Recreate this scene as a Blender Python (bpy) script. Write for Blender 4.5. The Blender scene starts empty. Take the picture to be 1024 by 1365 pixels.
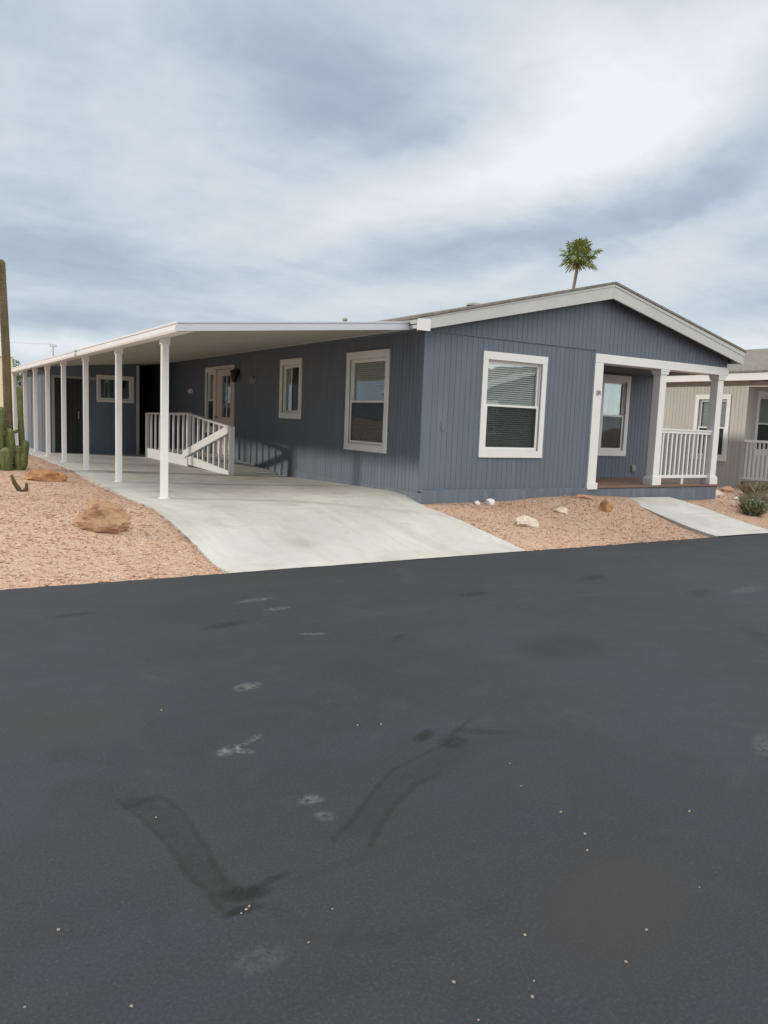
import bpy, bmesh, math, random
from mathutils import Vector, Matrix, noise
random.seed(7)
sc = bpy.context.scene
C = sc.collection
R = math.radians

# ------------------------------------------------------------------ node helper
class NT:
    def __init__(s, tree):
        s.t = tree; tree.nodes.clear()
    def n(s, kind, ins=None, **props):
        nd = s.t.nodes.new(kind)
        for k, v in props.items(): setattr(nd, k, v)
        for k, v in (ins or {}).items():
            sock = nd.inputs[k]
            if isinstance(v, bpy.types.NodeSocket): s.t.links.new(v, sock)
            else: sock.default_value = v
        return nd
    def math(s, op, a, b=0.0, c=0.0, clamp=False):
        return s.n('ShaderNodeMath', {0: a, 1: b, 2: c}, operation=op, use_clamp=clamp).outputs[0]
    def vmath(s, op, a, b=(0, 0, 0), out=0):
        return s.n('ShaderNodeVectorMath', {0: a, 1: b}, operation=op).outputs[out]
    def mix(s, f, a, b, mode='MIX'):
        nd = s.n('ShaderNodeMix', data_type='RGBA', blend_type=mode)
        for i, v in ((0, f), (6, a), (7, b)):
            if isinstance(v, bpy.types.NodeSocket): s.t.links.new(v, nd.inputs[i])
            else: nd.inputs[i].default_value = v if i == 0 else (tuple(v) + (1,))[:4]
        return nd.outputs[2]
    def rng(s, v, a, b, c, d, smooth=False):
        nd = s.n('ShaderNodeMapRange', {0: v, 1: a, 2: b, 3: c, 4: d})
        if smooth: nd.interpolation_type = 'SMOOTHSTEP'
        return nd.outputs[0]
    def noise(s, vec, scale, detail=4, rough=.55, dist=0, out=0):
        return s.n('ShaderNodeTexNoise', {'Vector': vec, 'Scale': scale, 'Detail': detail,
                   'Roughness': rough, 'Distortion': dist}).outputs[out]
    def sc(s, vec, x, y, z):
        return s.vmath('MULTIPLY', vec, (x, y, z))

def new_mat(name):
    m = bpy.data.materials.new(name); m.use_nodes = True
    return m, NT(m.node_tree)

def finish(nt, col, rough=.6, bump=None, bdist=.01, bstr=.5, spec=.5, metal=0.):
    b = nt.n('ShaderNodeBsdfPrincipled', {'Roughness': rough, 'Specular IOR Level': spec, 'Metallic': metal})
    if isinstance(col, bpy.types.NodeSocket): nt.t.links.new(col, b.inputs['Base Color'])
    else: b.inputs['Base Color'].default_value = tuple(col) + (1,)
    if bump is not None:
        bp = nt.n('ShaderNodeBump', {'Height': bump, 'Distance': bdist, 'Strength': bstr})
        nt.t.links.new(bp.outputs[0], b.inputs['Normal'])
    o = nt.n('ShaderNodeOutputMaterial'); nt.t.links.new(b.outputs[0], o.inputs[0])
    return b

def k(c, f): return tuple(min(1, v * f) for v in c)

def mat_paint(name, c, rough=.55, var=.1, sx=1.3, sz=1.3, bump=.0015, spec=.4, dust=None):
    m, nt = new_mat(name)
    co = nt.n('ShaderNodeTexCoord').outputs['Object']
    a = nt.noise(nt.sc(co, sx, sx, sz), 1.0, 5)
    b = nt.noise(co, 9, 3)
    f = nt.math('ADD', nt.math('MULTIPLY', a, .7), nt.math('MULTIPLY', b, .3))
    col = nt.mix(nt.rng(f, .3, .7, 0, 1), k(c, 1 - var), k(c, 1 + var))
    if dust:
        d = nt.rng(nt.noise(nt.sc(co, 6, 6, .8), 1.5, 4), .5, .8, 0, dust)
        col = nt.mix(d, col, (.42, .37, .31))
    fine = nt.noise(co, 60, 3)
    rr = nt.rng(b, .3, .7, rough - .07, rough + .08)
    finish(nt, col, rr, fine, bump, .6, spec)
    return m

M = {}
BLUE = (.131, .157, .198)
M['siding'] = mat_paint('slate_blue_siding', BLUE, .62, .09, 7, .7, .002, .3, .10)
M['skirt'] = mat_paint('slate_blue_skirting', (.130, .156, .196), .65, .1, 2, 2, .002, .3, .3)
M['white'] = mat_paint('white_trim_paint', (.74, .74, .735), .5, .035, 2, 1, .001, .4, .05)
M['fascia'] = mat_paint('fascia_paint', (.50, .51, .50), .55, .05, 2, 2, .0015, .35, .10)
M['metal_white'] = mat_paint('white_enamel_metal', (.80, .80, .805), .38, .03, 1, 1, .0004, .5)
M['cp_fascia_shade'] = mat_paint('shaded_carport_enamel', (.52, .54, .60), .42, .03, 1, 1, .0004, .45)  # white enamel made darker and bluer to hold the shade on the carport front
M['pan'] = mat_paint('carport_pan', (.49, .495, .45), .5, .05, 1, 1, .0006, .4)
M['beige'] = mat_paint('beige_siding', (.45, .445, .41), .62, .07, 7, .7, .002, .3, .08)
M['cream'] = mat_paint('cream_wall', (.66, .60, .42), .7, .06, 1, 1, .003, .3)
M['door'] = mat_paint('door_paint', (.62, .55, .52), .45, .05, 2, 2, .0008)
M['black'] = mat_paint('black_metal', (.012, .012, .014), .45, .2, 3, 3, .0006)
M['shed_door'] = mat_paint('shed_door_paint', (.022, .022, .024), .6, .2, 4, 1, .001)
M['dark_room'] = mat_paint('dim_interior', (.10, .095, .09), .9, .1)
M['soffit'] = mat_paint('shade_dark_soffit_paint', (.13, .145, .17), .7, .06)  # blue-grey paint, taken darker to deepen the shade line under the rake
M['blind'] = mat_paint('window_blind', (.66, .67, .65), .6, .04)
M['curtain'] = mat_paint('curtain_cloth', (.30, .31, .30), .9, .15, 20, .4)
M['vent'] = mat_paint('vent_metal', (.30, .31, .31), .5, .1)
M['pole'] = mat_paint('haze_paled_pole_wood', (.42, .41, .41), .85, .2, 8, .6)  # wood grey lightened: distance haze is mixed into the colour
M['grey_house'] = mat_paint('grey_house_wall', (.14, .17, .17), .7, .07, 5, .6)

def mat_glass():
    m, nt = new_mat('window_glass')
    co = nt.n('ShaderNodeTexCoord').outputs['Object']
    bp = nt.n('ShaderNodeBump', {'Height': nt.noise(co, 2.2, 2), 'Distance': .004, 'Strength': .35}).outputs[0]
    fc = nt.n('ShaderNodeLayerWeight', {'Blend': .5, 'Normal': bp}).outputs['Facing']
    fr = nt.math('ADD', nt.math('MULTIPLY', nt.math('POWER', fc, 4.0), .8), .17, clamp=True)
    g = nt.n('ShaderNodeBsdfGlossy', {'Roughness': .015, 'Color': (.86, .96, 1, 1), 'Normal': bp})
    t = nt.n('ShaderNodeBsdfTransparent', {'Color': (.94, .965, .965, 1)})
    mx = nt.n('ShaderNodeMixShader', {0: fr, 1: t.outputs[0], 2: g.outputs[0]})
    o = nt.n('ShaderNodeOutputMaterial', {0: mx.outputs[0]})
    return m
M['glass'] = mat_glass()

def mat_screen():
    m, nt = new_mat('insect_screen_mesh')
    d = nt.n('ShaderNodeBsdfDiffuse', {'Color': (.045, .045, .047, 1)})
    t = nt.n('ShaderNodeBsdfTransparent', {'Color': (1, 1, 1, 1)})
    mx = nt.n('ShaderNodeMixShader', {0: .38, 1: t.outputs[0], 2: d.outputs[0]})
    nt.n('ShaderNodeOutputMaterial', {0: mx.outputs[0]})
    return m
M['screen'] = mat_screen()

def mat_concrete(name, base, joints_y=(), joints_x=(), tracks=True):
    m, nt = new_mat(name)
    co = nt.n('ShaderNodeTexCoord').outputs['Object']
    sep = nt.n('ShaderNodeSeparateXYZ', {0: co}).outputs
    big = nt.noise(co, .55, 5, .6, .4)
    med = nt.noise(co, 2.6, 6, .65, .6)
    fin = nt.noise(co, 90, 4, .7)
    col = nt.mix(nt.rng(big, .33, .68, 0, 1), k(base, .82), k(base, 1.14))
    col = nt.mix(nt.rng(med, .48, .76, 0, .62), col, k((base[0], base[1] * .95, base[2] * .88), .66))
    if tracks:
        st = nt.noise(nt.sc(co, 2.4, .22, 1), 1, 5, .6, .8)
        col = nt.mix(nt.rng(st, .46, .72, 0, .42), col, k((base[0], base[1] * .965, base[2] * .9), .60))
        oil = nt.n('ShaderNodeTexVoronoi', {'Vector': co, 'Scale': .8}).outputs[0]
        oil = nt.math('MULTIPLY', nt.rng(nt.math('ADD', oil, nt.math('MULTIPLY', med, .25)), .16, .34, 1, 0, True), .42)
        col = nt.mix(oil, col, (.17, .155, .14))
    col = nt.mix(nt.rng(fin, .35, .75, 0, .22), col, k(base, .7))
    jm = None
    for s, vals in ((sep[1], joints_y), (sep[0], joints_x)):
        for v in vals:
            wob = nt.math('MULTIPLY', nt.math('SUBTRACT', med, .5), .012)
            d = nt.math('ABSOLUTE', nt.math('ADD', nt.math('SUBTRACT', s, v), wob))
            q = nt.rng(d, .004, .012, 1, 0)
            jm = q if jm is None else nt.math('MAXIMUM', jm, q)
    if jm is not None:
        col = nt.mix(nt.math('MULTIPLY', jm, .5), col, (.16, .15, .14))
    hgt = nt.math('ADD', nt.math('MULTIPLY', fin, .4), nt.math('MULTIPLY', med, .6))
    finish(nt, col, .82, hgt, .004, .6, .25)
    return m
M['concrete'] = mat_concrete('driveway_concrete', (.545, .535, .505), (.45, 3.9, 7.6, 11.3))
M['walk'] = mat_concrete('walkway_concrete', (.55, .54, .51), (-1.25,), (), False)

def mat_gravel():
    m, nt = new_mat('pink_desert_gravel')
    co = nt.n('ShaderNodeTexCoord').outputs['Object']
    v1 = nt.n('ShaderNodeTexVoronoi', {'Vector': co, 'Scale': 60.}, feature='F1')
    v2 = nt.n('ShaderNodeTexVoronoi', {'Vector': co, 'Scale': 36., 'Randomness': 1.}, feature='F1')
    big = nt.noise(co, .7, 5, .6)
    sepc = nt.n('ShaderNodeSeparateColor', {0: v1.outputs['Color']}).outputs
    c = nt.mix(sepc[0], (.43, .265, .185), (.51, .345, .255))
    c = nt.mix(nt.rng(sepc[1], .80, .95, 0, .8), c, (.62, .56, .50))
    c = nt.mix(nt.rng(sepc[2], .82, .95, 0, .7), c, (.32, .20, .15))
    c = nt.mix(nt.rng(big, .35, .7, 0, .45), c, (.46, .33, .25))
    c = nt.mix(nt.rng(nt.noise(co, 3.2, 4), .55, .8, 0, .4), c, (.36, .23, .16))
    hgt = nt.math('ADD', nt.math('MULTIPLY', nt.rng(v1.outputs[0], 0, .6, 1, 0), .6),
                  nt.math('MULTIPLY', nt.rng(v2.outputs[0], 0, .7, 1, 0), .5))
    finish(nt, c, .92, hgt, .010, .55, .2)
    return m
M['gravel'] = mat_gravel()

def mat_stones():
    m, nt = new_mat('loose_gravel_stones')
    at = nt.n('ShaderNodeAttribute', attribute_name='tint').outputs['Color']
    co = nt.n('ShaderNodeTexCoord').outputs['Object']
    c = nt.mix(nt.rng(nt.noise(co, 70, 2), .3, .7, 0, .25), at, (.32, .21, .155))
    finish(nt, c, .9, None, spec=.2)
    return m
M['stones'] = mat_stones()

def mat_rock(name, c1, c2, c3, sc_=4.):
    m, nt = new_mat(name)
    co = nt.n('ShaderNodeTexCoord').outputs['Object']
    a = nt.noise(co, sc_, 6, .65, .8)
    b = nt.noise(nt.sc(co, 1, 1, 5), sc_ * .9, 5, .6, 1.2)
    c = nt.mix(nt.rng(a, .35, .65, 0, 1), c1, c2)
    c = nt.mix(nt.rng(b, .52, .68, 0, .8), c, c3)
    finish(nt, c, .9, nt.math('ADD', a, nt.math('MULTIPLY', nt.noise(co, 40, 4), .3)), .03, .8, .2)
    return m
M['rock_rust'] = mat_rock('rust_brown_rock', (.33, .17, .08), (.48, .27, .13), (.16, .08, .045))
M['rock_tan'] = mat_rock('tan_rock', (.37, .205, .125), (.46, .30, .185), (.20, .09, .055), 6.)
M['rock_pale'] = mat_rock('pale_rock', (.62, .52, .42), (.74, .66, .56), (.45, .33, .24))
M['rock_white'] = mat_rock('white_rock', (.74, .73, .73), (.82, .80, .79), (.55, .50, .48))
M['rock_pink'] = mat_rock('pink_rock', (.50, .26, .18), (.58, .34, .25), (.36, .19, .13))

def mat_asphalt():
    m, nt = new_mat('sealed_asphalt')
    co = nt.n('ShaderNodeTexCoord').outputs['Object']
    big = nt.noise(co, .42, 4, .55, .5)
    streak = nt.noise(nt.sc(co, .35, 1.6, 1), 1.1, 5, .6, .7)
    med = nt.noise(co, 3.1, 6, .62, .5)
    fin = nt.noise(co, 85, 5, .8)
    agg = nt.n('ShaderNodeTexVoronoi', {'Vector': co, 'Scale': 115.}).outputs[0]
    c = nt.mix(nt.rng(big, .32, .68, 0, 1), (.0245, .027, .033), (.032, .0355, .047))
    c = nt.mix(nt.rng(streak, .42, .72, 0, .55), c, (.023, .024, .027))
    c = nt.mix(nt.rng(med, .52, .78, 0, .5), c, (.048, .049, .054))
    c = nt.mix(nt.rng(nt.noise(co, .9, 5, .6, .4), .50, .72, 0, .6), c, (.031, .034, .031))
    patch = nt.noise(co, 1.7, 6, .68, 1.4)
    c = nt.mix(nt.rng(patch, .53, .66, 0, .4), c, (.022, .023, .024))
    c = nt.mix(nt.rng(patch, .42, .30, 0, .35), c, (.050, .051, .056))
    c = nt.mix(nt.rng(fin, .53, .68, 0, .5), c, (.080, .081, .085))
    c = nt.mix(nt.rng(fin, .47, .33, 0, .5), c, (.013, .013, .014))
    wv = nt.vmath('ADD', co, nt.sc(nt.vmath('SUBTRACT', nt.noise(co, 5, 4, .6, .5, out=1), (.5, .5, .5)), .05, .05, 0))
    brk = nt.noise(co, 26, 5, .72, .4)
    def spot(c, x, y, rx, ry, ang, col, amt, thr=.45):
        p = nt.n('ShaderNodeMapping', {'Vector': nt.vmath('SUBTRACT', wv, (x, y, 0)), 'Rotation': (0, 0, -R(ang)), 'Scale': (1, 1, 0)}).outputs[0]
        d = nt.vmath('LENGTH', nt.sc(p, 1 / rx, 1 / ry, 0), out=1)
        f = nt.math('MULTIPLY', nt.rng(d, .35, 1.1, amt, 0, True), nt.rng(brk, thr - .1, thr + .15, 0, 1))
        return nt.mix(f, c, col)
    def arc(c, x, y, r, w, a0, a1, col, amt):
        # scuff left by a turning tyre: part of a ring
        p = nt.vmath('SUBTRACT', wv, (x, y, 0))
        d = nt.math('ABSOLUTE', nt.math('SUBTRACT', nt.vmath('LENGTH', nt.sc(p, 1, 1, 0), out=1), r))
        mid, half = R((a0 + a1) / 2), R((a1 - a0) / 2)
        u = nt.vmath('DOT_PRODUCT', nt.vmath('NORMALIZE', nt.sc(p, 1, 1, 0)), (math.cos(mid), math.sin(mid), 0), out=1)
        f = nt.math('MULTIPLY', nt.rng(d, w * .6, w, 1, 0, True), nt.rng(u, math.cos(half), math.cos(half * .8), 0, 1, True))
        f = nt.math('MULTIPLY', nt.math('MULTIPLY', f, amt), nt.rng(brk, .25, .6, .3, 1))
        return nt.mix(f, c, col)
    dk, lt, gr = (.007, .007, .007), (.19, .19, .195), (.016, .018, .016)
    for a in ARCS: c = arc(c, *a[:6], gr if a[6] == 0 else dk, a[7])
    def track(c, pts, w_, amt):
        best = None
        for (ax, ay), (bx, by) in zip(pts, pts[1:]):
            ln = math.hypot(bx - ax, by - ay); ux, uy = (bx - ax) / ln, (by - ay) / ln
            p = nt.vmath('SUBTRACT', wv, (ax, ay, 0))
            u = nt.math('MINIMUM', nt.math('MAXIMUM', nt.vmath('DOT_PRODUCT', p, (ux, uy, 0), out=1), 0.0), ln)
            q = nt.n('ShaderNodeVectorMath', {0: (ux, uy, 0), 'Scale': u}, operation='SCALE').outputs[0]
            d = nt.vmath('LENGTH', nt.sc(nt.vmath('SUBTRACT', p, q), 1, 1, 0), out=1)
            best = d if best is None else nt.math('MINIMUM', best, d)
        f = nt.math('MULTIPLY', nt.rng(best, w_ * .3, w_ * 1.2, amt, 0, True), nt.rng(brk, .30, .62, .25, 1))
        return nt.mix(f, c, gr)
    for s in TRACKS: c = track(c, *s)
    for s in DARK: c = spot(c, *s[:5], dk, s[5], .36)
    c = spot(c, -4.6, -7.95, .5, .3, 20, (.040, .036, .033), .6, .3)
    c = spot(c, -5.9, -5.6, .5, .35, 10, (.036, .037, .031), .5, .3)
    for s in PALE: c = spot(c, *s[:5], lt, s[5], .5)
    hgt = nt.math('ADD', nt.math('MULTIPLY', agg, .7), nt.math('MULTIPLY', med, .5))
    finish(nt, c, nt.rng(med, .3, .7, .58, .74), hgt, .0025, .5, .30)
    return m
# tyre scuffs and stains on the road (metres): x, y, half-length, half-width, turn, amount
DARK = [(-4.40, -6.54, .11, .05, 28, .95), (-4.30, -6.66, .11, .085, 20, .7), (-4.2, -6.55, .22, .02, 32, .5), (-5.65, -7.32, .10, .055, -20, .9), (-5.69, -7.40, .085, .03, 0, .95), (-5.56, -7.30, .12, .025, 10, .6),
        (-5.79, -6.57, .08, .05, 0, .45), (-2.15, -4.09, .22, .09, 10, .7), (-.47, -3.95, .25, .1, 15, .6), (-4.56, -4.2, .22, .07, 15, .7),
        (-3.55, -5.01, .16, .05, 30, .6), (-5.5, -3.49, .22, .07, 5, .6), (-.02, -4.9, .35, .12, 20, .45), (-4.1, -6.62, .22, .05, -35, .5),
        (-1.0, -6.2, .5, .12, 60, .4), (-2.6, -5.7, .5, .35, 10, .35)]
PALE = [(-5.305, -6.265, .085, .05, 25, 1.0), (-5.25, -6.30, .06, .035, -30, .8), (-5.17, -6.20, .09, .03, 30, .5), (-4.91, -5.50, .11, .07, 20, .7), (-4.06, -4.68, .13, .035, -20, .75),
        (-5.18, -6.86, .06, .045, 0, .65), (-5.19, -7.0, .05, .05, 0, .4), (-4.06, -3.56, .22, .06, 10, .5), (-4.0, -3.9, .16, .06, 10, .5),
        (-5.73, -7.63, .1, .07, 0, .2), (-2.9, -7.4, .2, .08, 30, .3), (.6, -5.0, .4, .09, 10, .25)]
ARCS = [(-4.9, -8.3, .85, .03, 60, 150, 0, .16), (-3.4, -7.6, 1.3, .02, 60, 130, 0, .15)]
# dark edges (narrow) and worn middles (wide) of two tyre tracks: polylines with width, amount
TRACKS = [([(-4.25, -6.63), (-4.55, -6.72), (-4.735, -6.782), (-5.041, -7.017), (-5.25, -7.18)], .018, .85),
          ([(-4.571, -6.90), (-4.728, -6.946), (-4.92, -7.073), (-5.04, -7.16), (-5.134, -7.27)], .018, .85),
          ([(-4.35, -6.76), (-4.64, -6.86), (-4.88, -6.97), (-5.10, -7.14)], .10, .5),
          ([(-5.866, -6.512), (-5.805, -6.759), (-5.773, -7.109), (-5.745, -7.36)], .016, .8),
          ([(-5.72, -6.54), (-5.665, -6.77), (-5.676, -7.057), (-5.692, -7.25)], .016, .7),
          ([(-5.79, -6.54), (-5.735, -6.77), (-5.725, -7.09), (-5.715, -7.33)], .075, .7),
          ([(-5.60, -7.43), (-5.53, -7.638), (-5.35, -7.74), (-5.0, -7.76)], .05, .35),
          ([(-5.62, -7.34), (-5.3, -7.33), (-4.95, -7.30)], .035, .3)]
M['asphalt'] = mat_asphalt()

def mat_shingle():
    m, nt = new_mat('asphalt_shingles')
    co = nt.n('ShaderNodeTexCoord').outputs['Object']
    br = nt.n('ShaderNodeTexBrick', {'Vector': co, 'Color1': (.20, .18, .16, 1), 'Color2': (.27, .25, .22, 1), 'Mortar': (.1, .09, .085, 1),
              'Scale': 3.2, 'Mortar Size': .02}).outputs[0]
    c = nt.mix(nt.rng(nt.noise(co, 40, 3), .3, .7, 0, .5), br, (.17, .155, .14))
    finish(nt, c, .9, nt.noise(co, 50, 3), .006, .6, .2)
    return m
M['shingle'] = mat_shingle()

def mat_deck():
    m, nt = new_mat('brown_deck_boards')
    co = nt.n('ShaderNodeTexCoord').outputs['Object']
    w = nt.noise(nt.sc(co, 1.2, 14, 14), 2, 5, .6, .4)
    c = nt.mix(nt.rng(w, .3, .7, 0, 1), (.15, .085, .065), (.23, .14, .11))
    finish(nt, c, .6, w, .003, .5, .35)
    return m
M['deck'] = mat_deck()

def mat_plant(name, c1, c2, scale=6., rough=.6, stretch=(1, 1, 1), trans=False):
    m, nt = new_mat(name)
    co = nt.n('ShaderNodeTexCoord').outputs['Object']
    a = nt.noise(nt.sc(co, *stretch), scale, 4, .6)
    c = nt.mix(nt.rng(a, .3, .7, 0, 1), c1, c2)
    finish(nt, c, rough, nt.noise(co, scale * 8, 3), .004, .5, .3)
    return m
M['saguaro'] = mat_plant('saguaro_skin', (.085, .075, .035), (.19, .145, .085), 5, .7, (1, 1, .5))
M['cactus'] = mat_plant('cactus_green_skin', (.075, .115, .035), (.19, .20, .08), 7, .6)
M['spine'] = mat_plant('cactus_spines', (.30, .26, .19), (.42, .38, .30), 9)
M['palm_leaf'] = mat_plant('palm_leaf', (.12, .18, .04), (.26, .32, .10), 2.5, .5)
M['palm_dry'] = mat_plant('dry_palm_leaf', (.14, .115, .06), (.22, .17, .09), 3)
M['palm_trunk'] = mat_plant('palm_bark', (.16, .12, .10), (.27, .21, .17), 5, .9, (1, 1, 5))
M['shrub'] = mat_plant('grey_green_leaf', (.15, .17, .095), (.30, .30, .20), 9, .7)
M['dry_grass'] = mat_plant('dry_straw', (.30, .27, .19), (.44, .39, .29), 9, .8)
M['twig'] = mat_plant('dark_brown_twig', (.06, .045, .02), (.12, .095, .045), 14, .85)
M['tree_leaf'] = mat_plant('far_tree_leaf', (.045, .075, .03), (.10, .13, .055), 1.5, .6)

# ------------------------------------------------------------------ mesh helper
def origin(o):
    v = Vector((0, 0, 0))
    while o: v = v + o.location; o = o.parent
    return v

class MB:
    def __init__(s): s.v = []; s.f = []
    def hexa(s, p):
        b = len(s.v); s.v += [tuple(q) for q in p]
        s.f += [tuple(b + i for i in f) for f in ((0, 3, 2, 1), (4, 5, 6, 7), (0, 1, 5, 4), (1, 2, 6, 5), (2, 3, 7, 6), (3, 0, 4, 7))]
    def box(s, x0, x1, y0, y1, z0, z1):
        s.hexa([(x0, y0, z0), (x1, y0, z0), (x1, y1, z0), (x0, y1, z0), (x0, y0, z1), (x1, y0, z1), (x1, y1, z1), (x0, y1, z1)])
    def mbox(s, m, a0, a1, d0, d1, z0, z1, z0b=None, z1b=None):
        z0b = z0 if z0b is None else z0b; z1b = z1 if z1b is None else z1b
        s.hexa([m(a0, d0, z0), m(a1, d0, z0b), m(a1, d1, z0b), m(a0, d1, z0), m(a0, d0, z1), m(a1, d0, z1b), m(a1, d1, z1b), m(a0, d1, z1)])
    def beam(s, p, q, w, h, up=(0, 0, 1)):
        p, q = Vector(p), Vector(q); t = (q - p).normalized(); r = t.cross(Vector(up)).normalized(); u = r.cross(t)
        c = [(-1, -1), (1, -1), (1, 1), (-1, 1)]
        s.hexa([p + r * (w / 2 * a) + u * (h / 2 * b) for a, b in c] + [q + r * (w / 2 * a) + u * (h / 2 * b) for a, b in c])
    def tube(s, path, radii, n=8, cap=True, star=0., ribs=0):
        path = [Vector(p) for p in path]; b = len(s.v); N = n
        for i, p in enumerate(path):
            t = (path[min(i + 1, len(path) - 1)] - path[max(i - 1, 0)]).normalized()
            ref = Vector((1, 0, 0)) if abs(t.x) < .9 else Vector((0, 1, 0))
            r = (ref - t * ref.dot(t)).normalized(); u = t.cross(r)
            for j in range(N):
                a = 2 * math.pi * j / N
                rr = radii[i] * (1 + (star if (ribs and j % 2) else 0) * -1)
                s.v.append(tuple(p + r * (rr * math.cos(a)) + u * (rr * math.sin(a))))
        for i in range(len(path) - 1):
            for j in range(N):
                s.f.append((b + i * N + j, b + i * N + (j + 1) % N, b + (i + 1) * N + (j + 1) % N, b + (i + 1) * N + j))
        if cap:
            s.f.append(tuple(b + j for j in range(N))[::-1])
            e = b + (len(path) - 1) * N; s.f.append(tuple(e + j for j in range(N)))
    def prism(s, pts, off):
        b = len(s.v); n = len(pts); off = Vector(off)
        s.v += [tuple(p) for p in pts] + [tuple(Vector(p) + off) for p in pts]
        s.f.append(tuple(b + i for i in range(n))[::-1]); s.f.append(tuple(b + n + i for i in range(n)))
        for i in range(n): s.f.append((b + i, b + (i + 1) % n, b + n + (i + 1) % n, b + n + i))
    def build(s, name, mat, parent=None, bevel=0, smooth=False, loc=None, recalc=True):
        me = bpy.data.meshes.new(name)
        o0 = origin(parent) if parent else Vector(loc or (0, 0, 0))
        me.from_pydata([(v[0] - o0.x, v[1] - o0.y, v[2] - o0.z) for v in s.v], [], s.f)
        if recalc:
            bm = bmesh.new(); bm.from_mesh(me); bmesh.ops.recalc_face_normals(bm, faces=bm.faces); bm.to_mesh(me); bm.free()
        for mt in (mat if isinstance(mat, list) else [mat]): me.materials.append(mt)
        if smooth:
            for p in me.polygons: p.use_smooth = True
        o = bpy.data.objects.new(name, me); C.objects.link(o)
        if parent: o.parent = parent
        else: o.location = o0
        if bevel:
            b = o.modifiers.new('bevel', 'BEVEL'); b.width = bevel; b.segments = 2; b.limit_method = 'ANGLE'
        return o

def tag(o, label=None, cat=None, group=None, kind=None):
    if label: o['label'] = label
    if cat: o['category'] = cat
    if group: o['group'] = group
    if kind: o['kind'] = kind
    return o
def thing(name, label, cat, loc, group=None):
    o = bpy.data.objects.new(name, None); C.objects.link(o); o.location = loc; o.empty_display_size = .2
    return tag(o, label, cat, group)

def sm(a, b, x):
    t = max(0, min(1, (x - a) / (b - a))); return t * t * (3 - 2 * t)
def lerp_tab(tab, x):
    if x <= tab[0][0]: return tab[0][1]
    for (a, va), (b, vb) in zip(tab, tab[1:]):
        if x <= b: return va + (vb - va) * (x - a) / (b - a)
    return tab[-1][1]

# ------------------------------------------------------------------ terrain
def slab_left(y): return lerp_tab([(-2.5, -3.86), (-1.3, -3.85), (-.4, -3.90), (1.3, -3.91), (4.6, -3.79), (7.7, -3.74), (30, -3.70)], y)
def gh(x, y):
    if y < -10:
        return -.03 + .15 * sm(-15.3, -17.5, y)
    top = .335 - .085 * sm(4.2, 6.2, x) - .05 * sm(7, 11, x)
    if slab_left(y) + .25 < x < -.2 and -2.3 < y < 17.7: return -.25
    if 0.15 < x < 7 and y > .15 and y < 16.8: return -.1
    z = -.03 + (top + .03) * sm(-2.5, .25, y)
    z += .07 * math.exp(-((x - 2.9) / 1.3) ** 2) * sm(-1.5, -.15, y)
    if y > -2.3: z += .012 * noise.noise((x * .9, y * .9, 0)) + .006 * noise.noise((x * 3.1, y * 3.1, 4))
    if slab_left(y) - .02 < x < .0 and y < 17.7: z = min(z, -.045 + .33 * sm(-2.5, .3, y))
    return z

def grid_obj(name, xs, ys, zf, mat):
    mb = MB(); nx = len(xs)
    for y in ys:
        for x in xs: mb.v.append((x, y, zf(x, y)))
    for j in range(len(ys) - 1):
        for i in range(nx - 1):
            a = j * nx + i; mb.f.append((a, a + 1, a + nx + 1, a + nx))
    return mb.build(name, mat, smooth=True, recalc=False)
def frange(a, b, st):
    n = max(1, int(round((b - a) / st))); return [a + (b - a) * i / n for i in range(n + 1)]

xs = [-600, -250, -120, -60, -35, -22] + frange(-14, 16, .2) + [20, 28, 40, 60, 120, 250, 600]
ys = [-600, -250, -120, -60, -35, -25, -18.5, -17.5, -16.8, -16, -15.3, -15, -10, -6, -3.2] + frange(-2.8, 8, .2) + [9, 10, 12, 15, 20, 28, 40, 60, 120, 250, 600]
g = grid_obj('ground', xs, ys, gh, M['gravel']); tag(g, kind='structure')

# road: a sheet with a slightly ragged edge against the yards
def edge_noise(x, s=0): return .028 * noise.noise((x * 1.7, 3 + s, 0)) + .022 * noise.noise((x * 7, 9 + s, 0)) + .008 * noise.noise((x * 19, 5 + s, 0))
mb = MB(); rx = [-600, -200, -80, -40, -20] + frange(-12, 14, .06) + [20, 40, 80, 200, 600]
for x in rx:
    ye = -2.40 + edge_noise(x)
    mb.v += [(x, ye + .012, -.03), (x, ye, -.004), (x, ye - .05, 0), (x, -5, 0), (x, -9, 0), (x, -15, 0), (x, -15.1 + edge_noise(x, 4), -.05)]
for i in range(len(rx) - 1):
    for j in range(6):
        a = i * 7 + j; mb.f.append((a + 7, a, a + 1, a + 8))
road = mb.build('road', M['asphalt'], recalc=True); tag(road, kind='structure')
for p in road.data.polygons: p.use_smooth = True

# driveway slab
WALLZ = [(-2.4, .005), (-1.5, .14), (-.9, .23), (-.2, .30), (.35, .415), (.65, .44), (1.73, .42), (4.05, .365), (6.3, .31), (8, .30), (30, .31)]
def slab_z(t, x, y):
    zl = max(.003, -.022 + .366 * sm(-2.5, .25, y))
    zr = lerp_tab(WALLZ, y)
    return zl + (zr - zl) * t ** 1.6
mb = MB(); syy = frange(-2.43, 2, .1) + frange(2.3, 17.9, .6); NT_ = 28
for y in syy:
    x0 = slab_left(y); x1 = .0 if y < -.14 else .03
    wob = .012 * noise.noise((y * 2.3, 0, 0))
    row = [(x0 + wob - .0, y, gh(x0 - .1, y) - .2)]
    for i in range(NT_ + 1):
        t = i / NT_; x = x0 + wob + (x1 - x0 - wob) * t
        yy = y + (edge_noise(x, 7) * .6 if y == syy[0] else 0)
        row.append((x, yy, slab_z(t, x, y)))
    row.append((x1, y, .05 if y > -2 else -.2)); mb.v += row
w = NT_ + 3
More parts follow.
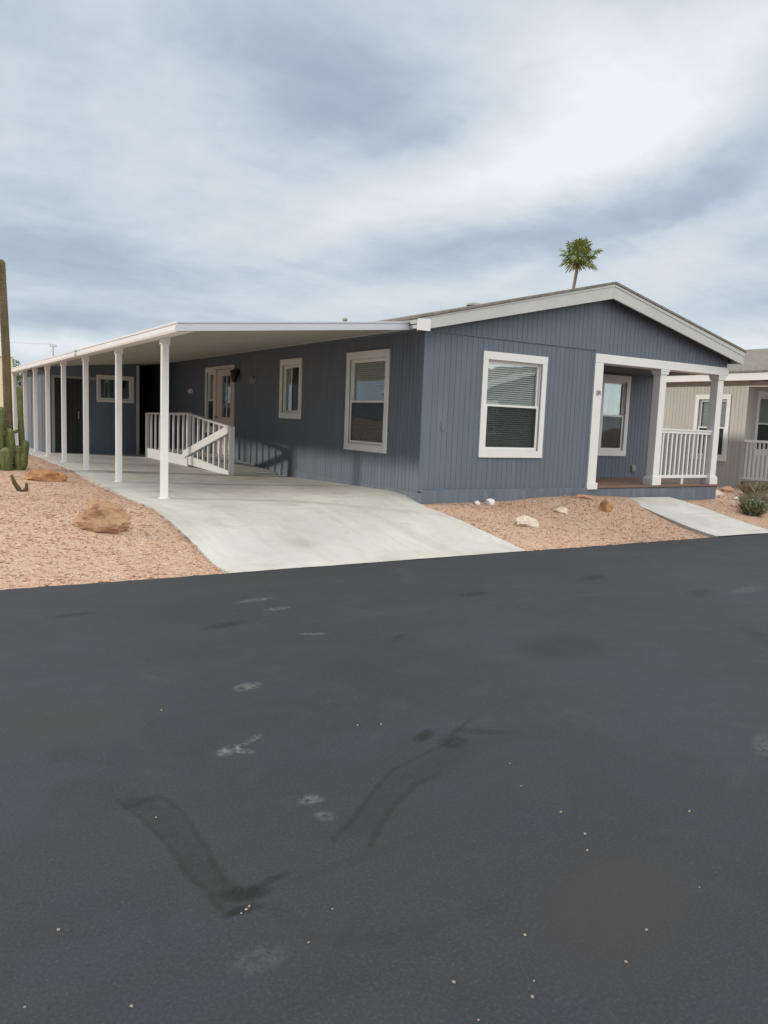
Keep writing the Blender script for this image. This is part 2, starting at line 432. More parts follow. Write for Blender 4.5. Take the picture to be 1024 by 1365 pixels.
for j in range(len(syy) - 1):
    for i in range(w - 1):
        a = j * w + i; mb.f.append((a, a + 1, a + w + 1, a + w))
dw = mb.build('driveway', M['concrete'], smooth=True, recalc=False); tag(dw, kind='structure')
md = dw.modifiers.new('split', 'EDGE_SPLIT'); md.split_angle = R(40)

# walkway from the porch to the road
mb = MB(); wy = frange(-2.43, -.1, .12)
def walk_x(y): t = (y + 2.43) / 2.33; return 3.78 + .40 * t, 5.38 + .22 * t
for y in wy:
    a, b = walk_x(y); z = max(gh((a + b) / 2, y) + .03, .004)
    z = .004 + (.345 - .004) * sm(-2.7, .25, y)
    mb.v += [(a, y, z - .14), (a, y, z), ((a + b) / 2, y, z), (b, y, z - .01), (b, y, z - .16)]
for j in range(len(wy) - 1):
    for i in range(4):
        a = j * 5 + i; mb.f.append((a, a + 1, a + 6, a + 5))
wk = mb.build('walkway', M['walk'], recalc=False); tag(wk, kind='structure')

# loose gravel stones lying on the yards (uncountable)
def in_yard(x, y):
    if y < -2.38: return False
    if x < slab_left(y) - .01: return True
    if x > .02 and y < -.14:
        a, b = walk_x(max(y, -2.43)); return x < a - .01 or x > b + .01
    if x > 7.35: return x < 10.9
    return False
SPILL = random.Random(11)
mb = MB(); cols = []
OCT = [(1, 0, 0), (-1, 0, 0), (0, 1, 0), (0, -1, 0), (0, 0, 1), (0, 0, -1)]
OF = [(0, 2, 4), (2, 1, 4), (1, 3, 4), (3, 0, 4), (2, 0, 5), (1, 2, 5), (3, 1, 5), (0, 3, 5)]
PAL = [(.52, .34, .245), (.56, .385, .285), (.48, .315, .225), (.58, .425, .33), (.44, .28, .20), (.54, .37, .275), (.52, .355, .26), (.60, .50, .42)]
rg = random.Random(3)
for (x0, x1, y0, y1, cnt) in ((-8.2, -3.7, -2.4, 2, 14000), (-8.5, -3.7, 2, 11, 9000), (0, 5, -2.4, -.1, 7500), (5, 11, -2.4, 3, 6000)):
    for _ in range(cnt):
        x, y = rg.uniform(x0, x1), rg.uniform(y0, y1)
        if not in_yard(x, y):
            if y > -2.30 or x > 3.6 or SPILL.random() < .6: continue
            y = -2.37 - abs(SPILL.gauss(0, .05))
            if -3.9 < x < 0 and SPILL.random() < .8: continue
        s = rg.choice((.005, .006, .006, .007, .007, .008, .009, .009, .012, .012, .018)) * rg.uniform(.8, 1.25); z = gh(x, y) if y > -2.37 else .0; a = rg.uniform(0, 6.28); b = len(mb.v)
        ca, sa = math.cos(a), math.sin(a); ex, ey, ez = rg.uniform(.8, 1.5), rg.uniform(.7, 1.1), rg.uniform(.5, .9)
        for (px, py, pz) in OCT:
            px *= ex * rg.uniform(.7, 1.2); py *= ey * rg.uniform(.7, 1.2); pz *= ez
            px += rg.uniform(-.3, .3); py += rg.uniform(-.3, .3)
            mb.v.append((x + s * (px * ca - py * sa), y + s * (px * sa + py * ca), z + s * (.3 + pz)))
        mb.f += [tuple(b + i for i in f) for f in OF]
        cc = rg.choice(PAL); q = rg.uniform(.74, .96); cols += [(cc[0] * q * 1.02, cc[1] * q * .97, cc[2] * q * .93, 1)] * 6
gs = mb.build('gravel', M['stones'], recalc=False)
ca_ = gs.data.color_attributes.new('tint', 'FLOAT_COLOR', 'POINT')
ca_.data.foreach_set('color', [c for q in cols for c in q])
tag(gs, 'pink and tan gravel stones spread over the yards beside the driveway', 'gravel', kind='stuff')

# ------------------------------------------------------------------ building kit
def my(plane, s=1): return lambda a, d, z: (a, plane + s * d, z)
def mx(plane, s=1): return lambda a, d, z: (plane + s * d, a, z)

def wall(mb, m, a0, a1, zb, ztop, holes=(), groove=.1016, t=.1, gd=.0045, gw=.006, d0=0., phase=0.):
    """Grooved panel siding: raised strips on a backing, cut round the openings."""
    zt = ztop if callable(ztop) else (lambda a: ztop)
    zbf = zb if callable(zb) else (lambda a: zb)
    def cells(br, da, db, gr):
        seams = set(sorted(gr)[5::12])
        for p, q in zip(br, br[1:]):
            if q - p < 1e-4: continue
            mid = (p + q) / 2; iv = [(None, None)]
            hs = sorted([h for h in holes if h[0] < mid < h[1]], key=lambda h: h[2])
            lo = None; segs = []
            for h in hs:
                segs.append((lo, h[2])); lo = h[3]
            segs.append((lo, None))
            wp = gw * 2 if p in seams else gw; wq = gw * 2 if q in seams else gw
            pp = p + wp / 2 if (p in gr) else p; qq = q - wq / 2 if (q in gr) else q
            if qq - pp < .003: continue
            for l, h in segs:
                mb.mbox(m, pp, qq, da, db, zbf(pp) if l is None else l, zt(pp) if h is None else h,
                        zbf(qq) if l is None else l, zt(qq) if h is None else h)
    he = [v for h in holes for v in h[:2] if a0 < v < a1]
    br2 = sorted(set([a0, a1] + he + [p for p in PEAKS if a0 < p < a1]))
    cells(br2, d0 + gd, d0 + t, set())
    gr = []; a = a0 + phase
    while a < a1 - .02:
        if a > a0 + .02: gr.append(a)
        a += groove
    cells(sorted(set([a0, a1] + he + gr + [p for p in PEAKS if a0 < p < a1])), d0, d0 + gd + .001, set(gr))
PEAKS = []

def window(root, m, a0, a1, z0, z1, cw=.10, style='hung', blind=True, top=.12, bot=.11, trim='white', mid=None, screen=True, curtain=False, ins=.0):
    """casing (the window part) with sash, pane, blind and screen as its children; returns the opening"""
    ia0, ia1, iz0, iz1 = a0 + cw, a1 - cw, z0 + bot, z1 - top
    w_ = MB()
    w_.mbox(m, a0, a1, -.028, .012, iz1, z1); w_.mbox(m, a0, a1, -.030, .012, z0, iz0)
    w_.mbox(m, a0, ia0, -.026, .012, iz0, iz1); w_.mbox(m, ia1, a1, -.026, .012, iz0, iz1)
    for (p, q, r_, s_) in ((ia0 - .001, ia0 + .018, iz0, iz1), (ia1 - .018, ia1 + .001, iz0, iz1)):
        w_.mbox(m, p, q, .012, .10, r_, s_)
    w_.mbox(m, ia0 + .018, ia1 - .018, .012, .10, iz1 - .018, iz1); w_.mbox(m, ia0 + .018, ia1 - .018, .012, .10, iz0, iz0 + .018)
    wo = w_.build('window', M[trim], root, bevel=.003)
    s = MB(); p = MB(); j0, j1, k0, k1 = ia0 + .018, ia1 - .018, iz0 + .018, iz1 - .018
    sw = .035
    def sash(b0, b1, c0, c1, d):
        s.mbox(m, b0, b0 + sw, d, d + .03, c0, c1); s.mbox(m, b1 - sw, b1, d, d + .03, c0, c1)
        s.mbox(m, b0 + sw, b1 - sw, d, d + .03, c0, c0 + sw); s.mbox(m, b0 + sw, b1 - sw, d, d + .03, c1 - sw, c1)
        p.mbox(m, b0 + sw - .004, b1 - sw + .004, d + .012, d + .016, c0 + sw - .004, c1 - sw + .004)
    if style == 'hung':
        zm = mid if mid else (k0 + k1) / 2
        sash(j0, j1, zm - .022, k1, .045); sash(j0, j1, k0, zm + .022, .012)
        sc_ = (j0 + sw, j1 - sw, k0 + sw, zm - .013)
    else:
        am = (j0 + j1) / 2
        sash(j0, am + .02, k0, k1, .012); sash(am - .02, j1, k0, k1, .045); sc_ = (j0 + sw, am - .015, k0 + sw, k1 - sw)
    s.build('sash', M[trim], wo, bevel=.002); p.build('pane', M['glass'], wo)
    if screen:
        q = MB(); q.mbox(m, sc_[0], sc_[1], .0145, .0155, sc_[2], sc_[3]); q.build('insect_screen', M['screen'], wo)
    if blind:
        q = MB(); z = k1 - .03; n = 0
        while z > k0 + .03:
            pts = [m(j0 + .015, .085, z - .012), m(j1 - .015, .085, z - .012), m(j1 - .015, .105, z + .012), m(j0 + .015, .105, z + .012)]
            o = len(q.v); q.v += pts + [(v[0], v[1], v[2] + .0025) for v in pts]
            q.f += [tuple(o + i for i in f) for f in ((0, 3, 2, 1), (4, 5, 6, 7), (0, 1, 5, 4), (1, 2, 6, 5), (2, 3, 7, 6), (3, 0, 4, 7))]
            z -= .034
        q.mbox(m, j0 + .01, j1 - .01, .08, .11, k1 - .03, k1)
        q.build('blind', M['blind'], wo)
    if curtain:
        q = MB()
        for (c0, c1) in ((j0, j0 + (j1 - j0) * .42), (j1 - (j1 - j0) * .2, j1)):
            n = 14; o = len(q.v)
            for i in range(n + 1):
                a = c0 + (c1 - c0) * i / n; d = .12 + .02 * math.sin(i * 1.9)
                q.v += [m(a, d, k0), m(a, d, k1)]
            q.f += [(o + 2 * i, o + 2 * i + 2, o + 2 * i + 3, o + 2 * i + 1) for i in range(n)]
        co = q.build('curtain', M['curtain'], wo); mdf = co.modifiers.new('thick', 'SOLIDIFY'); mdf.thickness = .004
    return (ia0, ia1, iz0, iz1)

def opening(a0, a1, z0, z1, cw=.10, top=.12, bot=.11): return (a0 + cw, a1 - cw, z0 + bot, z1 - top)

# ------------------------------------------------------------------ the blue manufactured home
home = thing('manufactured_home', 'long slate blue manufactured home with white trimmed windows and corner porch', 'house', (3.6, 8, .3))
HW, HL = 7.12, 17.0
PX0, PX1, PD = 3.50, 7.12, 1.65           # porch left edge, right edge, depth
RL, RP, RR = -.293, 3.604, 7.295
RK = dict(top=[(RL, 2.99), (RP, 3.934), (RR, 3.10)], bot=[(RL, 2.815), (RP, 3.692), (RR, 2.86)])
rtop = lambda x: lerp_tab(RK['top'], x)
rbot = lambda x: lerp_tab(RK['bot'], x)
PEAKS = [RP]
ZD = .537; ZS = .50; SEAM = 2.865
fm = my(0.); sm_ = mx(0.)
W1 = (1.09, 2.42, 1.02, 2.655)
S1 = (.937, 2.298, 1.014, 2.652); S2 = (4.068, 5.052, 1.493, 2.655); S3 = (8.86, 9.56, 1.05, 2.65)
# front wall (left of the porch), then the gable above the seam, a touch proud of it
mb = MB(); wall(mb, fm, .012, PX0, ZS, SEAM - .006, [opening(*W1)], phase=.06)
front = mb.build('front_wall', M['siding'], home)
mb = MB(); wall(mb, my(-.012), .0, PX0, SEAM, lambda x: rbot(x) + .09, [], phase=.02, t=.11)
wall(mb, my(-.012), PX0, HW, 2.795, lambda x: rbot(x) + .09, [], phase=.02, t=.11)
mb.mbox(my(0), .0, PX0 + .1, -.016, .002, SEAM - .012, SEAM + .004)
mb.build('gable_wall', M['siding'], home)
mb = MB(); wall(mb, sm_, .012, HL, ZS - .02, 2.855, [opening(*S1), opening(*S2), opening(*S3), (7.66, 8.76, .56, 2.58)], phase=.05)
mb.build('side_wall', M['siding'], home)
# corner boards
mb = MB(); mb.box(-.012, .075, -.014, .0, ZS, rbot(.07)); mb.box(-.014, .0, .0, .075, ZS, 2.83)
mb.build('corner_board', M['siding'], home, bevel=.003)
# far walls, floor and ceiling keep the rooms dark
mb = MB(); wall(mb, mx(HW, -1), PD, HL, ZS - .02, 2.90, [], phase=.05); mb.build('far_side_wall', M['siding'], home)
mb = MB(); wall(mb, my(HL, -1), .1, HW - .1, ZS - .02, lambda x: rbot(x) + .02, [], phase=.05); mb.build('rear_wall', M['siding'], home)
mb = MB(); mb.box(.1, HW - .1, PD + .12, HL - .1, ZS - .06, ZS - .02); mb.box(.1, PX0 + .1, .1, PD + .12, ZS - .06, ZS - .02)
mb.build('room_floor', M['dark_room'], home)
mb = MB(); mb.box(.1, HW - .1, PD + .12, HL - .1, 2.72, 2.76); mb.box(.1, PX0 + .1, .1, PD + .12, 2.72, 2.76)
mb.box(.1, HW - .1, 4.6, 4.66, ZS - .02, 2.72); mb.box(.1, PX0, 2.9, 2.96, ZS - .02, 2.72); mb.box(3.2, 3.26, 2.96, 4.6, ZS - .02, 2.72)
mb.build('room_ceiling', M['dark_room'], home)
# porch recess: back wall, side return, ceiling, deck
PW = (5.46, 6.33, .985, 2.63)
mb = MB(); wall(mb, my(PD), PX0 + .1, HW, ZD - .02, 2.68, [opening(*PW)], phase=.03); mb.build('porch_back_wall', M['siding'], home)
mb = MB(); wall(mb, mx(PX0 + .1, -1), .0, PD, ZD - .02, 2.68, [], phase=.03); mb.build('porch_side_wall', M['siding'], home)
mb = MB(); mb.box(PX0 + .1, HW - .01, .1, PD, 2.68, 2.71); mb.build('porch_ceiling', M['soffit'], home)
mb = MB(); y = -.03
while y < PD:
    mb.box(PX0 + .12, HW + .03, y, min(y + .135, PD), ZD - .035, ZD); y += .14
mb.build('porch_deck', M['deck'], home, bevel=.004)
# skirting round the foot
mb = MB()
def skirt(m, a0, a1, d, ztop, zf):
    n = max(1, int((a1 - a0) / .6))
    for i in range(n):
        p = a0 + (a1 - a0) * i / n; q = a0 + (a1 - a0) * (i + 1) / n
        mb.mbox(m, p + .001, q - .001, d, d + .03, zf(p), ztop, zf(q), ztop)
skirt(fm, -.008, 3.45, -.10, ZS + .02, lambda x: gh(x, -.1) - .15)
skirt(fm, 3.45, HW, -.012, ZD - .045, lambda x: gh(x, 0) - .15)
skirt(sm_, -.10, HL, -.008, ZS - .016, lambda y: .1)
mb.mbox(fm, .0, 3.45, -.09, -.002, ZS + .004, ZS + .018)
mb.build('skirting', M['skirt'], home, bevel=.003)
mb = MB(); mb.mbox(fm, PX0, HW + .03, -.005, .05, ZD - .075, ZD - .04); mb.build('deck_edge_board', M['black'], home)
# white porch trim and header
mb = MB(); mb.mbox(fm, PX0, PX0 + .2, -.035, .10, ZS - .01, 2.65); mb.mbox(fm, PX0 + .2, PX0 + .23, -.01, .14, ZD, 2.65)
mb.mbox(fm, PX0 - .02, PX0 + .24, -.05, .11, ZS - .015, ZS + .10)
mb.build('porch_trim', M['white'], home, bevel=.004)
mb = MB(); mb.mbox(fm, PX0, HW + .03, -.036, .26, 2.652, 2.80); mb.build('porch_header', M['white'], home, bevel=.004)
def column(x0, x1):
    mb = MB(); mb.box(x0, x1, .0, .165, ZD + .1, 2.56); mb.box(x0 - .035, x1 + .035, -.03, .195, ZD, ZD + .13)
    mb.box(x0 - .02, x1 + .02, -.02, .185, ZD + .13, ZD + .16)
    mb.box(x0 - .022, x1 + .022, -.022, .187, 2.56, 2.61); mb.box(x0 - .034, x1 + .034, -.032, .20, 2.61, 2.651)
    mb.build('porch_column', M['white'], home, bevel=.005)
column(5.225, 5.395); column(6.905, 7.075)
mb = MB(); mb.box(5.395, 6.905, .05, .11, 1.50, 1.555); mb.box(5.395, 6.905, .035, .125, 1.555, 1.585)
rail = mb.build('porch_railing', M['white'], home, bevel=.003)
mb = MB(); mb.box(5.395, 6.905, .055, .105, .66, .715); mb.box(6.12, 6.18, .06, .10, ZD, .66); mb.build('bottom_rail', M['white'], rail, bevel=.003)
for i in range(11):
    x = 5.395 + 1.51 * (i + 1) / 12; mb = MB(); mb.box(x - .019, x + .019, .061, .099, .715, 1.50); mb.build('baluster', M['white'], rail)
window(home, fm, *W1); window(home, sm_, *S1); window(home, sm_, *S2, style='slide')
window(home, my(PD), *PW, curtain=True, blind=False); window(home, sm_, *S3, cw=.09)
# side entrance door in its casing
mb = MB(); m = sm_
mb.mbox(m, 7.58, 7.66, -.03, .08, .54, 2.58); mb.mbox(m, 8.76, 8.84, -.03, .08, .54, 2.58); mb.mbox(m, 7.58, 8.84, -.03, .08, 2.58, 2.66)
dfr = mb.build('entrance_door', M['door'], home, bevel=.003)
mb = MB(); mb.mbox(m, 7.67, 8.75, .0, .045, .56, 1.45); mb.mbox(m, 7.67, 7.84, .0, .045, 1.45, 2.57); mb.mbox(m, 8.40, 8.75, .0, .045, 1.45, 2.57)
mb.mbox(m, 7.84, 8.40, .0, .045, 2.42, 2.57)
mb.mbox(m, 7.84, 8.40, -.012, .0, 1.41, 1.45); mb.mbox(m, 7.84, 8.40, -.012, .0, 2.42, 2.46); mb.mbox(m, 7.80, 7.84, -.012, .0, 1.41, 2.46); mb.mbox(m, 8.40, 8.44, -.012, .0, 1.41, 2.46)
mb.mbox(m, 8.10, 8.14, .005, .035, 1.45, 2.42)
mb.mbox(m, 7.85, 8.57, -.008, .0, .70, 1.28)
mb.build('door_leaf', M['door'], dfr, bevel=.003)
mb = MB(); mb.mbox(m, 7.84, 8.40, .015, .022, 1.45, 2.42); mb.build('door_glass', M['glass'], dfr)
mb = MB(); mb.tube([(-.0, 8.66, 1.45), (-.06, 8.66, 1.45), (-.075, 8.66, 1.45)], [.012, .012, .03], 10); mb.build('handle', M['black'], dfr)
# wall lanterns and small fixtures
def lantern(y, z, mat, s=1.):
    mb = MB(); mb.tube([(0, y, z), (-.015, y, z)], [.055 * s, .055 * s], 12)
    mb.tube([(-.015, y, z), (-.06, y, z + .06 * s), (-.11, y, z + .05 * s)], [.012] * 3, 8)
    mb.tube([(-.11, y, z + .05 * s), (-.11, y, z + .02 * s), (-.11, y, z - .02 * s), (-.11, y, z - .16 * s), (-.11, y, z - .19 * s)], [.015, .09 * s, .075 * s, .05 * s, .02 * s], 10)
    mb.build('wall_lantern', mat, home)
lantern(7.34, 2.48, M['black'], 1.25)
mb = MB(); mb.tube([(0, 6.44, 2.27), (-.05, 6.44, 2.27), (-.09, 6.44, 2.25)], [.075, .08, .05], 12); mb.box(-.03, 0, 6.30, 6.40, 2.24, 2.33); mb.build('wall_sensor', M['vent'], home)
mb = MB(); mb.tube([(0, 10.59, 2.09), (-.05, 10.59, 2.09), (-.1, 10.59, 2.06)], [.05, .07, .06], 12); mb.build('wall_light', M['white'], home)
mb = MB(); mb.box(6.54, 6.65, PD - .04, PD, .67, .79); mb.box(6.56, 6.63, PD - .05, PD - .04, .69, .77); mb.build('outlet_box', M['vent'], home, bevel=.004)
mb = MB(); mb.box(.36, .42, -.012, .0, 1.42, 1.54); mb.build('wall_outlet_cover', M['siding'], home)
# house number plate on the porch trim: two small digits in relief strokes
mb = MB(); x, z = 3.575, 2.10; s = .05
def stroke(ax, az, bx, bz): mb.beam((x + ax * s, -.042, z + az * s), (x + bx * s, -.042, z + bz * s), .006, .010, up=(0, 1, 0))
for a in ((0, 0, .7, 0), (.7, 0, .7, 1.6), (.7, 1.6, 0, 1.6), (0, 1.6, 0, 0), (0, .8, .7, .8), (1.1, 1.6, 1.1, .7), (1.1, .7, 1.8, .7), (1.65, 1.6, 1.65, 0)): stroke(*a)
mb.build('house_number', M['vent'], home)
# roof: shingled slabs, rake boards, fascia, soffits, vents
mb = MB()
for (x0, x1) in ((RL - .03, RP), (RP, RR + .03)):
    z0, z1 = rtop(x0) - (.005 if x0 < 0 else 0), rtop(x1) - (.005 if x1 > 7 else 0)
    mb.hexa([(x0, -.265, z0), (x1, -.265, z1), (x1, HL + .3, z1), (x0, HL + .3, z0), (x0, -.265, z0 + .034), (x1, -.265, z1 + .034), (x1, HL + .3, z1 + .034), (x0, HL + .3, z0 + .034)])
roof = mb.build('roof', M['shingle'], home)
for (x, y, hh, r) in ((2.42, 2.0, .065, .10), (.85, 4.0, .20, .04)):
    mb = MB(); zz = rtop(x); mb.tube([(x, y, zz), (x, y, zz + hh - .04), (x, y, zz + hh - .04), (x, y, zz + hh)], [r, r, r * 1.4, r * 1.2], 12); mb.build('roof_vent', M['vent'], roof)
mb = MB()
for (x0, x1) in ((RL, RP - .001), (RP + .001, RR)):
    mb.hexa([(x0, -.24, rbot(x0)), (x1, -.24, rbot(x1)), (x1, -.21, rbot(x1)), (x0, -.21, rbot(x0)),
             (x0, -.24, rtop(x0) - .004), (x1, -.24, rtop(x1) - .004), (x1, -.21, rtop(x1) - .004), (x0, -.21, rtop(x0) - .004)])
    zs = [rbot(x0) + .155 + (.04 if x0 > 3 else 0), rbot(x1) + .155 + (.04 if x1 < 4 else .0)]
    mb.hexa([(x0, -.25, zs[0]), (x1, -.25, zs[1]), (x1, -.241, zs[1]), (x0, -.241, zs[0]),
             (x0, -.25, rtop(x0) - .006), (x1, -.25, rtop(x1) - .006), (x1, -.241, rtop(x1) - .006), (x0, -.241, rtop(x0) - .006)])
mb.build('rake_board', M['fascia'], home, bevel=.003)
mb = MB(); mb.box(RL - .012, -.09, -.258, -.236, 2.822, 2.988); mb.build('rake_end_cap', M['white'], home, bevel=.003)
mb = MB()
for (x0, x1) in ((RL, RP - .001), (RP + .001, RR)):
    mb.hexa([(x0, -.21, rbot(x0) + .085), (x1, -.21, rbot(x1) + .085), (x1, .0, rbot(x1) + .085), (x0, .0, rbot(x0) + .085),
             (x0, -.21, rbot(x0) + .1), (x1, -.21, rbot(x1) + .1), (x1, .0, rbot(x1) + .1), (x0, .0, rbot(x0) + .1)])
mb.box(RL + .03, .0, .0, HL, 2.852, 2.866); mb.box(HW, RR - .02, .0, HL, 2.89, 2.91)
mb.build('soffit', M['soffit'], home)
mb = MB(); mb.box(RL, RL + .03, -.21, HL + .25, 2.848, 2.998); mb.box(RR - .03, RR, -.21, HL + .25, 2.885, 3.095); mb.build('eave_fascia', M['fascia'], home, bevel=.003)

# ------------------------------------------------------------------ carport
cp = thing('carport', 'white metal carport roof on a row of slim white posts beside blue home', 'carport', (-3.47, 8, .33))
CX0, CX1, CL = -3.66, RL - .006, 17.5
czb = lambda x: 2.515 + (x - CX0) * (2.84 - 2.515) / (CX1 - CX0)
def slope_box(mb, x0, x1, y0, y1, dz0, dz1):
    mb.hexa([(x0, y0, czb(x0) + dz0), (x1, y0, czb(x1) + dz0), (x1, y1, czb(x1) + dz0), (x0, y1, czb(x0) + dz0),
             (x0, y0, czb(x0) + dz1), (x1, y0, czb(x1) + dz1), (x1, y1, czb(x1) + dz1), (x0, y1, czb(x0) + dz1)])
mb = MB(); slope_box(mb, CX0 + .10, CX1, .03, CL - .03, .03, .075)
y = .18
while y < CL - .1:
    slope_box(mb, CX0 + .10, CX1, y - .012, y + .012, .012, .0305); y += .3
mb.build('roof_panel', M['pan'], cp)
mb = MB(); slope_box(mb, CX0, CX1, -.025, .03, .0, .055); slope_box(mb, CX0, CX1, -.012, .03, .055, .095); slope_box(mb, CX0, CX1, -.022, .03, .095, .118)
mb.build('end_fascia', M['cp_fascia_shade'], cp, bevel=.003)
mb = MB(); slope_box(mb, CX0, CX1, CL - .03, CL + .02, .0, .118); mb.build('end_fascia', M['metal_white'], cp, bevel=.003)
mb = MB()
def gut(x0, x1, z0, z1): mb.box(x0, x1, .03, CL - .03, z0, z1)
gut(CX0, CX0 + .10, 2.512, 2.53); gut(CX0 - .008, CX0 + .01, 2.53, 2.575); gut(CX0 + .012, CX0 + .026, 2.575, 2.612); gut(CX0 - .006, CX0 + .026, 2.612, 2.634)
gut(CX0 + .085, CX0 + .10, 2.53, 2.61)
mb.build('gutter', M['metal_white'], cp, bevel=.002)
mb = MB(); mb.box(-3.52, -3.42, .06, CL - .06, 2.535, 2.565); mb.build('header_beam', M['metal_white'], cp)
for y in (1.15, 3.77, 6.42, 8.80, 10.95, 12.95, 14.9, 17.2):
    zf = slab_z(.09, -3.47, y); mb = MB(); mb.box(-3.515, -3.425, y - .045, y + .045, zf - .01, 2.536)
    mb.box(-3.519, -3.421, y - .012, y + .012, zf + .005, 2.52)
    mb.box(-3.535, -3.405, y - .06, y + .06, zf - .01, zf + .012); mb.box(-3.53, -3.41, y - .052, y + .052, 2.44, 2.535)
    mb.build('post', M['metal_white'], cp, bevel=.004)

# ------------------------------------------------------------------ access ramp with landing
rp = thing('access_ramp', 'white wooden access ramp and landing with balusters at the side door', 'ramp', (-.5, 7.8, .3))
RX = -1.0
mb = MB(); mb.box(RX + .02, -.02, 7.8, 11.2, .50, .55)
mb.hexa([(RX + .02, 5.1, .33), (-.02, 5.1, .33), (-.02, 7.8, .50), (RX + .02, 7.8, .50), (RX + .02, 5.1, .375), (-.02, 5.1, .375), (-.02, 7.8, .55), (RX + .02, 7.8, .55)])
mb.build('ramp_deck', M['pan'], rp)
mb = MB(); mb.box(RX - .02, RX + .02, 7.82, 11.25, .30, .56); mb.box(RX + .02, -.02, 11.21, 11.25, .3, .56); mb.build('landing_skirt', M['white'], rp, bevel=.003)
mb = MB(); mb.hexa([(RX - .02, 5.1, .31), (RX + .02, 5.1, .31), (RX + .02, 7.78, .36), (RX - .02, 7.78, .36), (RX - .02, 5.1, .405), (RX + .02, 5.1, .405), (RX + .02, 7.78, .575), (RX - .02, 7.78, .575)])
mb.build('ramp_skirt', M['white'], rp, bevel=.003)
for (y, z1) in ((5.1, 1.27), (7.78, 1.51), (11.22, 1.47)):
    mb = MB(); mb.box(RX - .045, RX + .045, y - .045, y + .045, .30, z1); mb.build('newel_post', M['white'], rp, bevel=.004)
mb = MB(); mb.beam((RX, 5.06, 1.27), (RX, 7.78, 1.505), .10, .045); mb.beam((RX, 7.78, 1.505), (RX, 11.25, 1.46), .10, .045); mb.beam((RX, 11.22, 1.46), (-.02, 11.22, 1.46), .10, .045)
mb.build('top_rail', M['white'], rp, bevel=.003)
for i in range(7):
    y = 5.1 + 2.68 * (i + 1) / 8; mb = MB(); zz = .39 + .17 * (y - 5.1) / 2.7; zt = 1.25 + .235 * (y - 5.1) / 2.7; mb.box(RX - .018, RX + .018, y - .028, y + .028, zz, zt); mb.build('baluster', M['white'], rp)
for i in range(8):
    y = 7.78 + 3.44 * (i + 1) / 9; mb = MB(); mb.box(RX - .018, RX + .018, y - .028, y + .028, .55, 1.48 - .03 * (y - 7.78) / 3.4); mb.build('baluster', M['white'], rp)
mb = MB(); mb.beam((RX - .05, 7.98, .58), (RX - .05, 5.12, 1.245), .035, .16); mb.build('diagonal_board', M['white'], rp, bevel=.003)

# ------------------------------------------------------------------ storage shed at the end of the carport
sh = thing('storage_shed', 'dark blue storage shed with sliding door under the far end of carport', 'shed', (-2.1, 14, .33))
SY, SXL, SXR = 12.45, -3.32, -.92
SW = (-2.03, -1.05, 1.72, 2.44); m = my(SY)
mb = MB(); wall(mb, m, SXL, SXR, .30, lambda x: czb(x) + .01, [opening(*SW, cw=.06, top=.06, bot=.06), (-3.08, -2.40, .34, 2.30)], groove=.2, t=.08, phase=.05)
mb.build('front_wall', M['siding'], sh)
mb = MB(); wall(mb, mx(SXL), SY, 16.9, .30, 2.535, [], groove=.2, t=.08); mb.build('side_wall', M['siding'], sh)
mb = MB(); wall(mb, mx(SXR, -1), SY + .08, 16.9, .30, 2.76, [], groove=.2, t=.08); wall(mb, my(16.9, -1), SXL + .09, -.02, .30, lambda x: czb(x) + .01, [], groove=.2, t=.08)
mb.build('rear_wall', M['siding'], sh)
mb = MB(); mb.mbox(m, SXR - .06, SXR + .02, -.02, -.001, .3, 2.76); mb.build('corner_trim', M['fascia'], sh, bevel=.003)
mb = MB(); mb.mbox(m, SXL, SXL + .05, -.02, -.001, .3, 2.54); mb.build('corner_trim', M['fascia'], sh, bevel=.003)
window(sh, m, *SW, cw=.06, top=.06, bot=.06, style='slide', blind=False, screen=False)
mb = MB(); mb.mbox(m, -3.15, -3.08, -.02, .05, .34, 2.30); mb.mbox(m, -3.15, -2.02, -.02, .05, 2.30, 2.36); dj = mb.build('sliding_door', M['vent'], sh, bevel=.003)
mb = MB()
for i in range(6): mb.mbox(m, -3.078 + i * .113, -2.972 + i * .113, .03, .06, .345, 2.295)
mb.build('door_panel', M['shed_door'], dj)
mb = MB(); mb.mbox(m, -2.50, -2.47, -.0, .03, 1.25, 1.45); mb.build('handle', M['vent'], dj)

# ------------------------------------------------------------------ other houses
def railing_along(root, m, a0, a1, z0, z1, n, d=.05):
    mb = MB(); mb.mbox(m, a0, a1, d - .04, d + .04, z1 - .06, z1); r_ = mb.build('porch_railing', M['white'], root)
    mb = MB(); mb.mbox(m, a0, a1, d - .025, d + .025, z0, z0 + .05); mb.build('bottom_rail', M['white'], r_)
    for i in range(n):
        a = a0 + (a1 - a0) * (i + .5) / n; b = MB(); b.mbox(m, a - .019, a + .019, d - .018, d + .018, z0 + .05, z1 - .06); b.build('baluster', M['white'], r_)

PEAKS = []
nb = thing('beige_house', 'beige neighbouring house with white fascia and railed porch at the right edge', 'house', (14.5, 6, .2))
NX = 11.0; m = mx(NX); NWIN = (2.49, 3.50, .84, 2.50)
mb = MB(); wall(mb, m, 2.06, 15.9, .05, 2.86, [opening(*NWIN)]); mb.build('side_wall', M['beige'], nb)
mb = MB(); mb.mbox(m, 2.04, 2.12, -.012, .14, .05, 2.86); mb.build('corner_board', M['beige'], nb)
window(nb, m, *NWIN)
NP = 13.6
mb = MB(); NW2 = (11.40, 12.35, 1.02, 2.60); wall(mb, my(2.06), NX + .1, NP + .1, .05, 2.86, [opening(*NW2)], groove=.2); mb.build('porch_back_wall', M['beige'], nb)
window(nb, my(2.06), *NW2)
mb = MB(); wall(mb, mx(NP), -.5, 2.06, .05, 2.86, [], groove=.2); mb.build('porch_side_wall', M['beige'], nb)
